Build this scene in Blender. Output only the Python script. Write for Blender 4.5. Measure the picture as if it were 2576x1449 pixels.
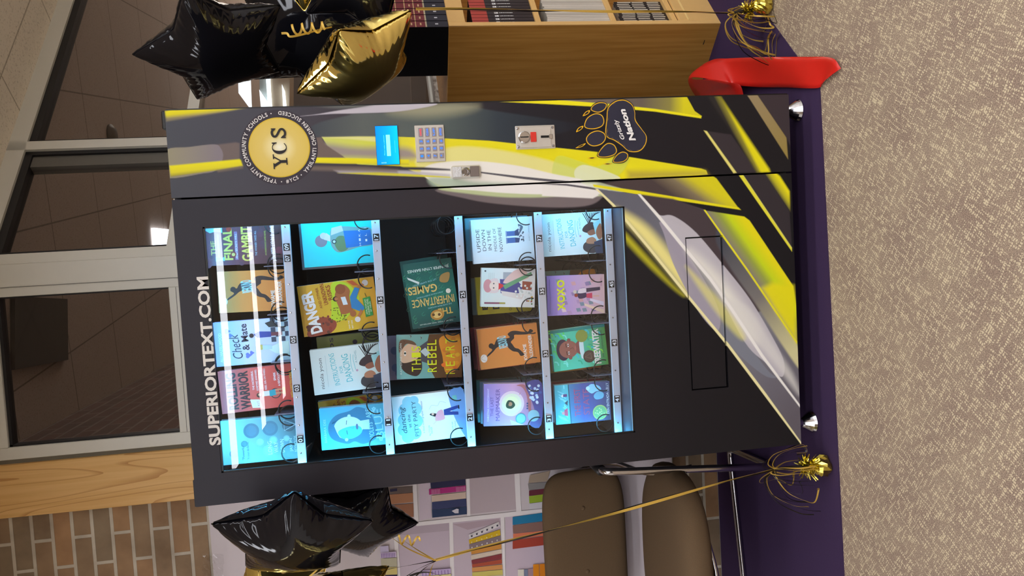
import bpy, math, random
import numpy as np
from mathutils import Vector, Matrix
random.seed(5)
for o in list(bpy.data.objects): bpy.data.objects.remove(o)
S = bpy.context.scene
COL = S.collection
PI = math.pi
# ------------------------------------------------------------------ camera
F_PX = 1950.0
YAW, PITCH, ROLL = math.radians(3.1745), math.radians(9.2517), math.radians(-3.7294)
CAM = np.array([0.63936, -2.11865, 1.27778])
_cy, _sy, _cp, _sp, _cr, _sr = math.cos(YAW), math.sin(YAW), math.cos(PITCH), math.sin(PITCH), math.cos(ROLL), math.sin(ROLL)
_right = np.array([_cy, _sy, 0.]); _fwd0 = np.array([-_sy, _cy, 0.]); _z = np.array([0, 0, 1.])
FWD = _cp*_fwd0 - _sp*_z
_up = _cp*_z + _sp*_fwd0
RT = _cr*_right + _sr*_up
UP = -_sr*_right + _cr*_up
cd = bpy.data.cameras.new('camera'); cam = bpy.data.objects.new('camera', cd); COL.objects.link(cam)
cd.sensor_fit = 'HORIZONTAL'; cd.sensor_width = 36.0; cd.lens = F_PX/2576*36.0; cd.clip_start = .05; cd.clip_end = 100
mx = Matrix(((-UP[0], RT[0], -FWD[0], CAM[0]), (-UP[1], RT[1], -FWD[1], CAM[1]), (-UP[2], RT[2], -FWD[2], CAM[2]), (0, 0, 0, 1)))
cam.matrix_world = mx
S.camera = cam
def ray(x, y): return FWD + RT*((1449-y)-724.5)/F_PX - UP*(x-1288)/F_PX
def at_y(x, y, Y):
    d = ray(x, y); t = (Y-CAM[1])/d[1]; return CAM+t*d
def at_z(x, y, Z=0.0):
    d = ray(x, y); t = (Z-CAM[2])/d[2]; return CAM+t*d
def at_plane(x, y, P, n):
    d = ray(x, y); t = float(np.dot(np.array(P)-CAM, n)/np.dot(d, n)); return CAM+t*d
def proj(P):
    d = np.asarray(P, float)-CAM; z = d@FWD
    return 1288-F_PX*(d@UP)/z, 1449-(724.5+F_PX*(d@RT)/z)
# ------------------------------------------------------------------ world, light, exposure
S.view_settings.view_transform = 'Standard'; S.view_settings.look = 'None'
S.view_settings.exposure = 0.0; S.view_settings.gamma = 1.0; S.view_settings.use_curve_mapping = False
w = bpy.data.worlds.new('world'); S.world = w; w.use_nodes = True
w.node_tree.nodes['Background'].inputs[0].default_value = (.8, .85, 1, 1)
w.node_tree.nodes['Background'].inputs[1].default_value = 0.06
LAMP_E = 11.0       # ceiling troffers
LED_E = 34.0       # strips inside the machine
CEIL = 2.68
# ------------------------------------------------------------------ colour and materials
def lin(c):
    if isinstance(c, int): c = ((c >> 16) & 255, (c >> 8) & 255, c & 255)
    r = []
    for v in c[:3]:
        v = v/255.0
        r.append(v/12.92 if v <= .04045 else ((v+.055)/1.055)**2.4)
    return tuple(r)
MATS = {}
def new_mat(name):
    m = bpy.data.materials.new(name); m.use_nodes = True
    nt = m.node_tree; b = nt.nodes['Principled BSDF']; MATS[name] = m
    return m, nt, b
def N(nt, t, **k):
    n = nt.nodes.new(t)
    for a, v in k.items(): setattr(n, a, v)
    return n
def mat_plain(name, col, rough=.5, metal=0, spec=.5, coat=0, noise=.06, nscale=30, bump=0, emis=None, estr=0):
    m, nt, b = new_mat(name)
    c = lin(col)
    b.inputs['Roughness'].default_value = rough; b.inputs['Metallic'].default_value = metal
    b.inputs['Specular IOR Level'].default_value = spec; b.inputs['Coat Weight'].default_value = coat
    tc = N(nt, 'ShaderNodeTexCoord'); nz = N(nt, 'ShaderNodeTexNoise'); nz.inputs['Scale'].default_value = nscale; nz.inputs['Detail'].default_value = 4
    nt.links.new(tc.outputs['Object'], nz.inputs['Vector'])
    mixn = N(nt, 'ShaderNodeMix', data_type='RGBA'); mixn.inputs[6].default_value = (*[max(0, v*(1-noise)) for v in c], 1); mixn.inputs[7].default_value = (*[v*(1+noise) for v in c], 1)
    nt.links.new(nz.outputs['Fac'], mixn.inputs[0]); nt.links.new(mixn.outputs[2], b.inputs['Base Color'])
    if bump:
        bp = N(nt, 'ShaderNodeBump'); bp.inputs['Strength'].default_value = bump; bp.inputs['Distance'].default_value = .002
        nt.links.new(nz.outputs['Fac'], bp.inputs['Height']); nt.links.new(bp.outputs[0], b.inputs['Normal'])
    if emis: b.inputs['Emission Color'].default_value = (*lin(emis), 1); b.inputs['Emission Strength'].default_value = estr
    return m
def mat_attr(name, rough=.4, spec=.5, coat=0, metal=0, emis=0):
    m, nt, b = new_mat(name)
    a = N(nt, 'ShaderNodeAttribute'); a.attribute_name = 'Col'
    nt.links.new(a.outputs['Color'], b.inputs['Base Color'])
    b.inputs['Roughness'].default_value = rough; b.inputs['Specular IOR Level'].default_value = spec
    b.inputs['Coat Weight'].default_value = coat; b.inputs['Metallic'].default_value = metal; b.inputs['Coat Roughness'].default_value = .1
    if emis: nt.links.new(a.outputs['Color'], b.inputs['Emission Color']); b.inputs['Emission Strength'].default_value = emis
    return m
def mat_emit(name, col, e):
    m, nt, b = new_mat(name)
    b.inputs['Base Color'].default_value = (*lin(col), 1); b.inputs['Emission Color'].default_value = (*lin(col), 1); b.inputs['Emission Strength'].default_value = e
    return m
def mat_glass(name, tint=(1, 1, 1), f=1.45, rough=0.0):
    m, nt, b = new_mat(name); nt.nodes.remove(b)
    out = nt.nodes['Material Output']; tr = N(nt, 'ShaderNodeBsdfTransparent'); gl = N(nt, 'ShaderNodeBsdfGlossy'); fr = N(nt, 'ShaderNodeFresnel'); mixs = N(nt, 'ShaderNodeMixShader')
    tr.inputs[0].default_value = (*tint, 1); gl.inputs['Roughness'].default_value = rough
    ge = N(nt, 'ShaderNodeNewGeometry'); mr = N(nt, 'ShaderNodeMapRange'); mr.inputs['To Min'].default_value = f; mr.inputs['To Max'].default_value = 1/f; nt.links.new(ge.outputs['Backfacing'], mr.inputs['Value']); nt.links.new(mr.outputs[0], fr.inputs[0])
    nt.links.new(fr.outputs[0], mixs.inputs[0]); nt.links.new(tr.outputs[0], mixs.inputs[1]); nt.links.new(gl.outputs[0], mixs.inputs[2]); nt.links.new(mixs.outputs[0], out.inputs[0])
    return m
def mat_wood(name, c1, c2, axis=2, rough=.45, scale=1.0, knots=False):
    m, nt, b = new_mat(name)
    tc = N(nt, 'ShaderNodeTexCoord'); mp = N(nt, 'ShaderNodeMapping'); nz = N(nt, 'ShaderNodeTexNoise'); cr = N(nt, 'ShaderNodeValToRGB')
    sc = [60*scale, 60*scale, 60*scale]; sc[axis] = 2.2*scale
    mp.inputs['Scale'].default_value = sc; nz.inputs['Scale'].default_value = 1.0; nz.inputs['Detail'].default_value = 5; nz.inputs['Distortion'].default_value = .4
    nt.links.new(tc.outputs['Object'], mp.inputs['Vector']); nt.links.new(mp.outputs[0], nz.inputs['Vector']); nt.links.new(nz.outputs['Fac'], cr.inputs[0])
    cr.color_ramp.elements[0].position = .35; cr.color_ramp.elements[0].color = (*lin(c1), 1)
    cr.color_ramp.elements[1].position = .62; cr.color_ramp.elements[1].color = (*lin(c2), 1)
    if knots:
        wn = N(nt, 'ShaderNodeTexNoise'); wn.inputs['Scale'].default_value = 1.0; wn.inputs['Detail'].default_value = .6
        mp2 = N(nt, 'ShaderNodeMapping'); mp2.inputs['Scale'].default_value = (11, 3, .8)
        nt.links.new(tc.outputs['Object'], mp2.inputs[0]); nt.links.new(mp2.outputs[0], wn.inputs['Vector'])
        wm = N(nt, 'ShaderNodeMath', operation='MULTIPLY'); wm.inputs[1].default_value = 17; wv = N(nt, 'ShaderNodeMath', operation='FRACT'); nt.links.new(wn.outputs['Fac'], wm.inputs[0]); nt.links.new(wm.outputs[0], wv.inputs[0])
        cr2 = N(nt, 'ShaderNodeValToRGB'); cr2.color_ramp.elements[0].position = 0.0; cr2.color_ramp.elements[0].color = (.62, .45, .28, 1); cr2.color_ramp.elements[1].position = .22; cr2.color_ramp.elements[1].color = (1, 1, 1, 1)
        mu = N(nt, 'ShaderNodeMix', data_type='RGBA', blend_type='MULTIPLY'); mu.inputs[0].default_value = .8
        nt.links.new(wv.outputs[0], cr2.inputs[0]); nt.links.new(cr.outputs[0], mu.inputs[6]); nt.links.new(cr2.outputs[0], mu.inputs[7]); nt.links.new(mu.outputs[2], b.inputs['Base Color'])
    else: nt.links.new(cr.outputs[0], b.inputs['Base Color'])
    b.inputs['Roughness'].default_value = rough
    return m
def mat_brick(name, c1, c2, mortar, xaxis='X'):
    m, nt, b = new_mat(name)
    tc = N(nt, 'ShaderNodeTexCoord'); sep = N(nt, 'ShaderNodeSeparateXYZ'); cb = N(nt, 'ShaderNodeCombineXYZ'); br = N(nt, 'ShaderNodeTexBrick')
    nt.links.new(tc.outputs['Object'], sep.inputs[0]); nt.links.new(sep.outputs[0 if xaxis == 'X' else 1], cb.inputs[0]); nt.links.new(sep.outputs[2], cb.inputs[1]); nt.links.new(cb.outputs[0], br.inputs['Vector'])
    br.inputs['Scale'].default_value = 1; br.inputs['Brick Width'].default_value = .203; br.inputs['Row Height'].default_value = .0655; br.inputs['Mortar Size'].default_value = .0068; br.inputs['Mortar Smooth'].default_value = .3; br.inputs['Bias'].default_value = 0
    br.inputs['Color1'].default_value = (*lin(c1), 1); br.inputs['Color2'].default_value = (*lin(c2), 1); br.inputs['Mortar'].default_value = (*lin(mortar), 1)
    nz = N(nt, 'ShaderNodeTexNoise'); nz.inputs['Scale'].default_value = 9; nz.inputs['Detail'].default_value = 6
    nt.links.new(tc.outputs['Object'], nz.inputs['Vector'])
    cr = N(nt, 'ShaderNodeValToRGB'); cr.color_ramp.elements[0].position = .3; cr.color_ramp.elements[0].color = (.62, .55, .5, 1); cr.color_ramp.elements[1].position = .7; cr.color_ramp.elements[1].color = (1.2, 1.15, 1.1, 1)
    mu = N(nt, 'ShaderNodeMix', data_type='RGBA', blend_type='MULTIPLY'); mu.inputs[0].default_value = .8
    nt.links.new(nz.outputs['Fac'], cr.inputs[0]); nt.links.new(br.outputs['Color'], mu.inputs[6]); nt.links.new(cr.outputs[0], mu.inputs[7])
    nt.links.new(mu.outputs[2], b.inputs['Base Color']); b.inputs['Roughness'].default_value = .85
    bp = N(nt, 'ShaderNodeBump'); bp.inputs['Strength'].default_value = .6; bp.inputs['Distance'].default_value = .004; bp.invert = True
    nt.links.new(br.outputs['Fac'], bp.inputs['Height']); nt.links.new(bp.outputs[0], b.inputs['Normal'])
    return m
def mat_carpet():
    m, nt, b = new_mat('carpet')
    L = nt.links
    tc = N(nt, 'ShaderNodeTexCoord')
    outs = []
    for ang, sd in ((34, 0.0), (-56, 7.3)):
        mp = N(nt, 'ShaderNodeMapping'); mp.inputs['Rotation'].default_value = (0, 0, math.radians(ang)); L.new(tc.outputs['Object'], mp.inputs[0])
        # elongated patches along x
        mp2 = N(nt, 'ShaderNodeMapping'); mp2.inputs['Scale'].default_value = (32, 160, 1); mp2.inputs['Location'].default_value = (sd, sd, 0); L.new(mp.outputs[0], mp2.inputs[0])
        nz = N(nt, 'ShaderNodeTexNoise'); nz.inputs['Scale'].default_value = 1; nz.inputs['Detail'].default_value = 1.5; L.new(mp2.outputs[0], nz.inputs['Vector'])
        cr = N(nt, 'ShaderNodeValToRGB'); cr.color_ramp.elements[0].position = .57; cr.color_ramp.elements[1].position = .61; L.new(nz.outputs['Fac'], cr.inputs[0])
        wv = N(nt, 'ShaderNodeTexWave'); wv.wave_type = 'BANDS'; wv.bands_direction = 'X'; wv.inputs['Scale'].default_value = 50; wv.inputs['Distortion'].default_value = 1.5; wv.inputs['Detail Scale'].default_value = 3; L.new(mp.outputs[0], wv.inputs['Vector'])
        cr2 = N(nt, 'ShaderNodeValToRGB'); cr2.color_ramp.elements[0].position = .25; cr2.color_ramp.elements[1].position = .55; L.new(wv.outputs['Fac'], cr2.inputs[0])
        mu = N(nt, 'ShaderNodeMath', operation='MULTIPLY'); L.new(cr.outputs[0], mu.inputs[0]); L.new(cr2.outputs[0], mu.inputs[1]); outs.append(mu)
    mxn = N(nt, 'ShaderNodeMath', operation='MAXIMUM'); L.new(outs[0].outputs[0], mxn.inputs[0]); L.new(outs[1].outputs[0], mxn.inputs[1])
    big = N(nt, 'ShaderNodeTexNoise'); big.inputs['Scale'].default_value = 7; big.inputs['Detail'].default_value = 3; L.new(tc.outputs['Object'], big.inputs['Vector'])
    cb = N(nt, 'ShaderNodeValToRGB'); cb.color_ramp.elements[0].position = .35; cb.color_ramp.elements[0].color = (*lin(0x8c7a6c), 1); cb.color_ramp.elements[1].position = .65; cb.color_ramp.elements[1].color = (*lin(0x998876), 1); L.new(big.outputs['Fac'], cb.inputs[0])
    fine = N(nt, 'ShaderNodeTexNoise'); fine.inputs['Scale'].default_value = 420; fine.inputs['Detail'].default_value = 2; L.new(tc.outputs['Object'], fine.inputs['Vector'])
    cf = N(nt, 'ShaderNodeValToRGB'); cf.color_ramp.elements[0].position = .3; cf.color_ramp.elements[0].color = (.5, .5, .5, 1); cf.color_ramp.elements[1].position = .7; cf.color_ramp.elements[1].color = (1.5, 1.47, 1.43, 1); L.new(fine.outputs['Fac'], cf.inputs[0])
    mu2 = N(nt, 'ShaderNodeMix', data_type='RGBA', blend_type='MULTIPLY'); mu2.inputs[0].default_value = 1; L.new(cb.outputs[0], mu2.inputs[6]); L.new(cf.outputs[0], mu2.inputs[7])
    mi = N(nt, 'ShaderNodeMix', data_type='RGBA'); L.new(mxn.outputs[0], mi.inputs[0]); L.new(mu2.outputs[2], mi.inputs[6]); mi.inputs[7].default_value = (*lin(0xc8b898), 1)
    L.new(mi.outputs[2], b.inputs['Base Color']); b.inputs['Roughness'].default_value = .95; b.inputs['Specular IOR Level'].default_value = .1
    return m
def mat_tiles(name, c, line, size, rot=-40):
    m, nt, b = new_mat(name); L = nt.links
    tc = N(nt, 'ShaderNodeTexCoord'); br = N(nt, 'ShaderNodeTexBrick'); br.offset = 0
    mp = N(nt, 'ShaderNodeMapping'); mp.inputs['Rotation'].default_value = (0, 0, math.radians(rot)); L.new(tc.outputs['Object'], mp.inputs[0]); L.new(mp.outputs[0], br.inputs['Vector'])
    br.inputs['Scale'].default_value = 1; br.inputs['Brick Width'].default_value = size; br.inputs['Row Height'].default_value = size; br.inputs['Mortar Size'].default_value = .006; br.inputs['Mortar Smooth'].default_value = .8
    br.inputs['Color1'].default_value = (*lin(c), 1); br.inputs['Color2'].default_value = (*lin(c), 1); br.inputs['Mortar'].default_value = (*lin(line), 1)
    nz = N(nt, 'ShaderNodeTexNoise'); nz.inputs['Scale'].default_value = 120; nz.inputs['Detail'].default_value = 3; L.new(tc.outputs['Object'], nz.inputs['Vector'])
    cr = N(nt, 'ShaderNodeValToRGB'); cr.color_ramp.elements[0].position = .30; cr.color_ramp.elements[0].color = (.62, .6, .56, 1); cr.color_ramp.elements[1].position = .45; cr.color_ramp.elements[1].color = (1, 1, 1, 1); L.new(nz.outputs['Fac'], cr.inputs[0])
    mu = N(nt, 'ShaderNodeMix', data_type='RGBA', blend_type='MULTIPLY'); mu.inputs[0].default_value = .7; L.new(br.outputs['Color'], mu.inputs[6]); L.new(cr.outputs[0], mu.inputs[7]); L.new(mu.outputs[2], b.inputs['Base Color'])
    b.inputs['Roughness'].default_value = .9
    return m
print_mat = mat_attr('printed_vinyl', .5, .22)
cover_mat = mat_attr('printed_card', .35, .5)
paper_mat = mat_attr('printed_paper', .6, .3)
carpet_mat = mat_carpet()
# ------------------------------------------------------------------ objects
def tag(o, label=None, cat=None, group=None, kind=None):
    if label: o['label'] = label
    if cat: o['category'] = cat
    if group: o['group'] = group
    if kind: o['kind'] = kind
    return o
def empty(name, loc=(0, 0, 0), label=None, cat=None, group=None):
    o = bpy.data.objects.new(name, None); COL.objects.link(o); o.location = loc; o.empty_display_size = .05
    return tag(o, label, cat, group)
class MB:
    def __init__(s): s.V = []; s.F = []; s.C = []; s.n = 0
    def add(s, V, F, c=0xffffff):
        V = np.asarray(V, float).reshape(-1, 3)
        if isinstance(c, (int, tuple)): c = np.tile(np.array(lin(c)), (len(V), 1))
        s.V.append(V); s.C.append(np.asarray(c, float)); s.F += [tuple(int(i)+s.n for i in f) for f in F]; s.n += len(V)
        return s
    def box(s, a, b, c=0xffffff, bev=0.0):
        (x0, y0, z0), (x1, y1, z1) = [[min(p, q) for p, q in zip(a, b)], [max(p, q) for p, q in zip(a, b)]]
        if bev <= 0:
            V = [(x, y, z) for z in (z0, z1) for y in (y0, y1) for x in (x0, x1)]
            return s.add(V, [(0, 2, 3, 1), (4, 5, 7, 6), (0, 1, 5, 4), (2, 6, 7, 3), (0, 4, 6, 2), (1, 3, 7, 5)], c)
        e = bev; V = []
        for z in (z0, z1):
            for y in (y0, y1):
                for x in (x0, x1):
                    sx = e if x == x0 else -e; sy = e if y == y0 else -e; sz = e if z == z0 else -e
                    V += [(x, y+sy, z+sz), (x+sx, y, z+sz), (x+sx, y+sy, z)]
        def i(k, a): return k*3+a
        Fs = [(i(0, 2), i(2, 2), i(3, 2), i(1, 2)), (i(4, 2), i(5, 2), i(7, 2), i(6, 2)), (i(0, 1), i(1, 1), i(5, 1), i(4, 1)), (i(2, 1), i(6, 1), i(7, 1), i(3, 1)), (i(0, 0), i(4, 0), i(6, 0), i(2, 0)), (i(1, 0), i(3, 0), i(7, 0), i(5, 0)),
              (i(0, 2), i(1, 2), i(1, 1), i(0, 1)), (i(2, 2), i(2, 1), i(3, 1), i(3, 2)), (i(4, 2), i(4, 1), i(5, 1), i(5, 2)), (i(6, 2), i(7, 2), i(7, 1), i(6, 1)),
              (i(0, 2), i(0, 0), i(2, 0), i(2, 2)), (i(1, 2), i(3, 2), i(3, 0), i(1, 0)), (i(4, 2), i(6, 2), i(6, 0), i(4, 0)), (i(5, 2), i(5, 0), i(7, 0), i(7, 2)),
              (i(0, 1), i(4, 1), i(4, 0), i(0, 0)), (i(1, 1), i(1, 0), i(5, 0), i(5, 1)), (i(2, 1), i(2, 0), i(6, 0), i(6, 1)), (i(3, 1), i(7, 1), i(7, 0), i(3, 0)),
              (i(0, 0), i(0, 1), i(0, 2)), (i(1, 0), i(1, 2), i(1, 1)), (i(2, 0), i(2, 2), i(2, 1)), (i(3, 0), i(3, 1), i(3, 2)), (i(4, 0), i(4, 2), i(4, 1)), (i(5, 0), i(5, 1), i(5, 2)), (i(6, 0), i(6, 1), i(6, 2)), (i(7, 0), i(7, 2), i(7, 1))]
        return s.add(V, Fs, c)
    def obox(s, o, ux, uy, uz, c=0xffffff):
        o, ux, uy, uz = map(lambda v: np.array(v, float), (o, ux, uy, uz))
        V = [o+a*ux+b*uy+g*uz for g in (0, 1) for b in (0, 1) for a in (0, 1)]
        return s.add(V, [(0, 2, 3, 1), (4, 5, 7, 6), (0, 1, 5, 4), (2, 6, 7, 3), (0, 4, 6, 2), (1, 3, 7, 5)], c)
    def tube(s, pts, r, seg=10, c=0xffffff, cap=True, closed=False):
        P = np.array(pts, float); n = len(P); T = np.zeros_like(P)
        rr = np.full(n, r) if np.isscalar(r) else np.array(r, float)
        for k in range(n):
            a = P[(k-1) % n] if closed else P[max(k-1, 0)]; b = P[(k+1) % n] if closed else P[min(k+1, n-1)]
            T[k] = (b-a)/(np.linalg.norm(b-a)+1e-12)
        ref = np.array([0, 0, 1.]) if abs(T[0][2]) < .9 else np.array([1., 0, 0])
        u = np.cross(T[0], ref); u /= np.linalg.norm(u); V = []
        for k in range(n):
            u = u-T[k]*np.dot(u, T[k]); u /= (np.linalg.norm(u)+1e-12); v = np.cross(T[k], u)
            for j in range(seg):
                a = 2*PI*j/seg; V.append(P[k]+rr[k]*(math.cos(a)*u+math.sin(a)*v))
        Fs = []
        for k in range(n if closed else n-1):
            k2 = (k+1) % n
            for j in range(seg): Fs.append((k*seg+j, k*seg+(j+1) % seg, k2*seg+(j+1) % seg, k2*seg+j))
        if cap and not closed: Fs += [tuple(range(seg))[::-1], tuple((n-1)*seg+j for j in range(seg))]
        return s.add(V, Fs, c)
    def lathe(s, prof, seg=24, c=0xffffff, o=(0, 0, 0), axis='z'):
        V = []; m = len(prof)
        for r, z in prof:
            for j in range(seg):
                a = 2*PI*j/seg; p = (r*math.cos(a), r*math.sin(a), z)
                if axis == 'y': p = (p[0], -p[2], p[1])
                V.append((p[0]+o[0], p[1]+o[1], p[2]+o[2]))
        Fs = [(k*seg+j, k*seg+(j+1) % seg, (k+1)*seg+(j+1) % seg, (k+1)*seg+j) for k in range(m-1) for j in range(seg)]
        Fs += [tuple(range(seg))[::-1], tuple((m-1)*seg+j for j in range(seg))]
        return s.add(V, Fs, c)
    def build(s, name, mat, parent=None, smooth=False, loc=None, subsurf=0, bevel=0):
        me = bpy.data.meshes.new(name)
        V = np.concatenate(s.V) if s.V else np.zeros((0, 3))
        off = np.zeros(3)
        if loc is not None: off = np.array(loc, float)
        me.from_pydata((V-off).tolist(), [], s.F)
        C = np.concatenate(s.C); C4 = np.ones((len(C), 4), np.float32); C4[:, :3] = C
        at = me.color_attributes.new('Col', 'FLOAT_COLOR', 'POINT'); at.data.foreach_set('color', C4.ravel())
        if smooth: me.polygons.foreach_set('use_smooth', [True]*len(me.polygons))
        me.materials.append(mat)
        me.update()
        o = bpy.data.objects.new(name, me); COL.objects.link(o)
        if parent is not None:
            o.parent = parent
        if loc is not None: o.location = off
        if bevel:
            md = o.modifiers.new('bevel', 'BEVEL'); md.width = bevel; md.segments = 2; md.limit_method = 'ANGLE'
        if subsurf:
            md = o.modifiers.new('sub', 'SUBSURF'); md.levels = subsurf; md.render_levels = subsurf
        return o
def part(mb, name, mat, root, **k):
    """a part given in world coordinates under a root that is an unrotated Empty"""
    mb.V = [v-np.array(root.matrix_basis.translation) for v in mb.V] if root is not None else mb.V
    return mb.build(name, mat, root, **k)
# text glyphs as meshes
_TX = {}
def glyphs(sx, bold=0.0, shear=0.0):
    key = (sx, bold, shear)
    if key in _TX: return _TX[key]
    cu = bpy.data.curves.new('t', 'FONT'); cu.body = sx; cu.offset = bold; cu.resolution_u = 3; cu.shear = shear
    ob = bpy.data.objects.new('t', cu); me = bpy.data.meshes.new_from_object(ob)
    V = np.array([v.co[:2] for v in me.vertices]) if len(me.vertices) else np.zeros((0, 2)); Fs = [tuple(p.vertices) for p in me.polygons]
    bpy.data.objects.remove(ob); bpy.data.curves.remove(cu); bpy.data.meshes.remove(me)
    _TX[key] = (V, Fs); return _TX[key]
class Canvas:
    """flat drawing surface: origin, right, up (world vectors for one unit) and the outward normal; every stroke lies a hair above the last"""
    def __init__(s, mb, o, ux, uy, step=.00012, asp=None):
        s.mb = mb; s.o = np.array(o, float); s.ux = np.array(ux, float); s.uy = np.array(uy, float)
        n = np.cross(s.ux, s.uy); s.nn = n/np.linalg.norm(n); s.k = 0; s.step = step
        s.W = np.linalg.norm(s.ux); s.H = np.linalg.norm(s.uy)
    def P(s, uv, dz=0): 
        uv = np.asarray(uv, float).reshape(-1, 2)
        return s.o+uv[:, :1]*s.ux+uv[:, 1:2]*s.uy+s.nn*(s.k*s.step)
    def poly(s, pts, c):
        s.k += 1; pts = np.asarray(pts, float)
        a = np.sum(pts[:, 0]*np.roll(pts[:, 1], -1)-pts[:, 1]*np.roll(pts[:, 0], -1))
        if a < 0: pts = pts[::-1]
        s.mb.add(s.P(pts), [tuple(range(len(pts)))], c)
    def rect(s, a, b, c, d, col): s.poly([(a, b), (c, b), (c, d), (a, d)], col)
    def grad(s, a, b, c, d, c0, c1, c2=None, n=6):
        s.k += 1; V = []; C = []
        for i in range(n+1):
            t = i/n; v = b+(d-b)*t; V += [(a, v), (c, v)]
            if c2 is None: cc = np.array(lin(c0))*(1-t)+np.array(lin(c1))*t
            else: cc = np.array(lin(c0))*(1-2*t)+np.array(lin(c1))*2*t if t < .5 else np.array(lin(c1))*(2-2*t)+np.array(lin(c2))*(2*t-1)
            C += [cc, cc]
        s.mb.add(s.P(V), [(2*i, 2*i+1, 2*i+3, 2*i+2) for i in range(n)], np.array(C))
    def ell(s, cx, cy, rx, ry=None, col=0, n=28, rot=0):
        if ry is None: ry = rx*s.W/s.H
        s.poly([(cx+rx*math.cos(2*PI*i/n)*math.cos(rot)-ry*math.sin(2*PI*i/n)*math.sin(rot)*s.H/s.W, cy+ry*math.sin(2*PI*i/n)*math.cos(rot)+rx*math.cos(2*PI*i/n)*math.sin(rot)*s.W/s.H) for i in range(n)], col)
    def blob(s, pts, c): s.poly(spl(pts, 6), c)
    def line(s, pts, w, c, smooth=False):
        s.k += 1
        P = np.array(spl(pts, 5, False) if smooth else pts, float)*[s.W, s.H]; n = len(P); V = []
        for i in range(n):
            t = P[min(i+1, n-1)]-P[max(i-1, 0)]; t /= (np.linalg.norm(t)+1e-9); q = np.array([-t[1], t[0]])*w/2
            V += [P[i]-q, P[i]+q]
        s.mb.add(s.P(np.array(V)/[s.W, s.H]), [(2*i, 2*i+2, 2*i+3, 2*i+1) for i in range(n-1)], c)
    def text(s, tx, cx, cy, w, h, c, rot=0, bold=.0, shear=0.0, align='c'):
        s.k += 1
        V, Fs = glyphs(tx, bold, shear)
        if not len(V): return
        H0 = glyphs('H', bold)[0]; cap = H0[:, 1].max()-H0[:, 1].min(); mn, mxx = V[:, 0].min(), V[:, 0].max()
        X = (V[:, 0]-mn)/(mxx-mn)-.5; Y = (V[:, 1]-H0[:, 1].min())/cap-.5
        # metric units, rotated in metric space
        X = X*w*s.W; Y = Y*h*s.H; ca, sa = math.cos(rot), math.sin(rot)
        U = (X*ca-Y*sa)/s.W+cx; W_ = (X*sa+Y*ca)/s.H+cy
        s.mb.add(s.P(np.stack([U, W_], 1)), Fs, c)
def spl(pts, n=8, closed=True):
    P = np.array(pts, float); m = len(P); out = []
    for i in range(m if closed else m-1):
        if closed: p0, p1, p2, p3 = P[i-1], P[i], P[(i+1) % m], P[(i+2) % m]
        else: p0, p1, p2, p3 = P[max(i-1, 0)], P[i], P[i+1], P[min(i+2, m-1)]
        for k in range(n):
            t = k/n; out.append(.5*((2*p1)+(-p0+p2)*t+(2*p0-5*p1+4*p2-p3)*t*t+(-p0+3*p1-3*p2+p3)*t**3))
    if not closed: out.append(P[-1])
    return [tuple(q) for q in out]
def part(mb, name, mat, parent, **k):
    off = np.zeros(3); q = parent
    while q is not None: off += np.array(q.location); q = q.parent
    mb.V = [v-off for v in mb.V]
    return mb.build(name, mat, parent, **k)
# ------------------------------------------------------------------ the printed wrap of the machine
# colour of the vinyl print as a function of the place on the front; outlines traced in photo pixels
def Z(ox, oy, s): return lambda *p: [(ox+a/s, oy+b/s) for a, b in p]
z4, z6, z7, z8, zD = Z(1000, 0, 2.862), Z(400, 230, 4.293), Z(900, 240, 4.293), Z(1400, 200, 3.293), Z(1500, 500, 2.23)
def sdist(X, Y, poly):
    P = np.array(poly, float); Q = np.roll(P, -1, 0); d2 = np.full(X.shape, 1e12); ins = np.zeros(X.shape, bool)
    for (ax, ay), (bx, by) in zip(P, Q):
        ex, ey = bx-ax, by-ay; L = ex*ex+ey*ey+1e-12
        t = np.clip(((X-ax)*ex+(Y-ay)*ey)/L, 0, 1); d2 = np.minimum(d2, (X-ax-t*ex)**2+(Y-ay-t*ey)**2)
        if ay != by:
            c = (ay > Y) != (by > Y); ins ^= c & (X < (bx-ax)*(Y-ay)/(by-ay)+ax)
    return np.where(ins, 1, -1)*np.sqrt(d2)
LAY = []
def L(poly, c, soft=1.0, alpha=1.0, grad=None):
    """grad = ((p0, p1), [(t, colour), ...]) along the line p0-p1"""
    LAY.append((poly, c, soft, alpha, grad))
def S_(*p): return lambda f: spl(f(*p), 8)
def C3(*v): return (v[0], v[1], v[2])
# --- control panel side (world right)
L(spl(z7((0, 195), (500, 180), (900, 110), (1100, 100), (1500, 170), (2100, 260), (2400, 330), (2100, 430), (1690, 520), (1420, 490), (950, 465), (0, 445), (-380, 455), (-560, 400), (-430, 300), (-120, 220)), 6), 0, 3, 1, ((z7((-500, 300))[0], z7((2300, 320))[0]), [(0, C3(66, 72, 80)), (.2, C3(92, 98, 96)), (.5, C3(84, 94, 92)), (.72, C3(52, 60, 68)), (1, C3(34, 34, 42))]))
L(spl(z7((400, 120), (900, 75), (1300, 110), (1100, 190), (700, 230), (350, 190)), 6), C3(158, 156, 128), 18, .8)
L(spl(z7((-620, 225), (-300, 200), (0, 193), (450, 172), (850, 100), (700, 72), (300, 84), (0, 132), (-250, 170), (-450, 205)), 6), C3(188, 184, 194), 1.5, 1)
L(spl(z7((-700, 60), (-300, 130), (0, 130), (300, 84), (700, 60), (300, 40), (-300, 40)), 6), C3(112, 116, 112), 6, .8)
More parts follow.
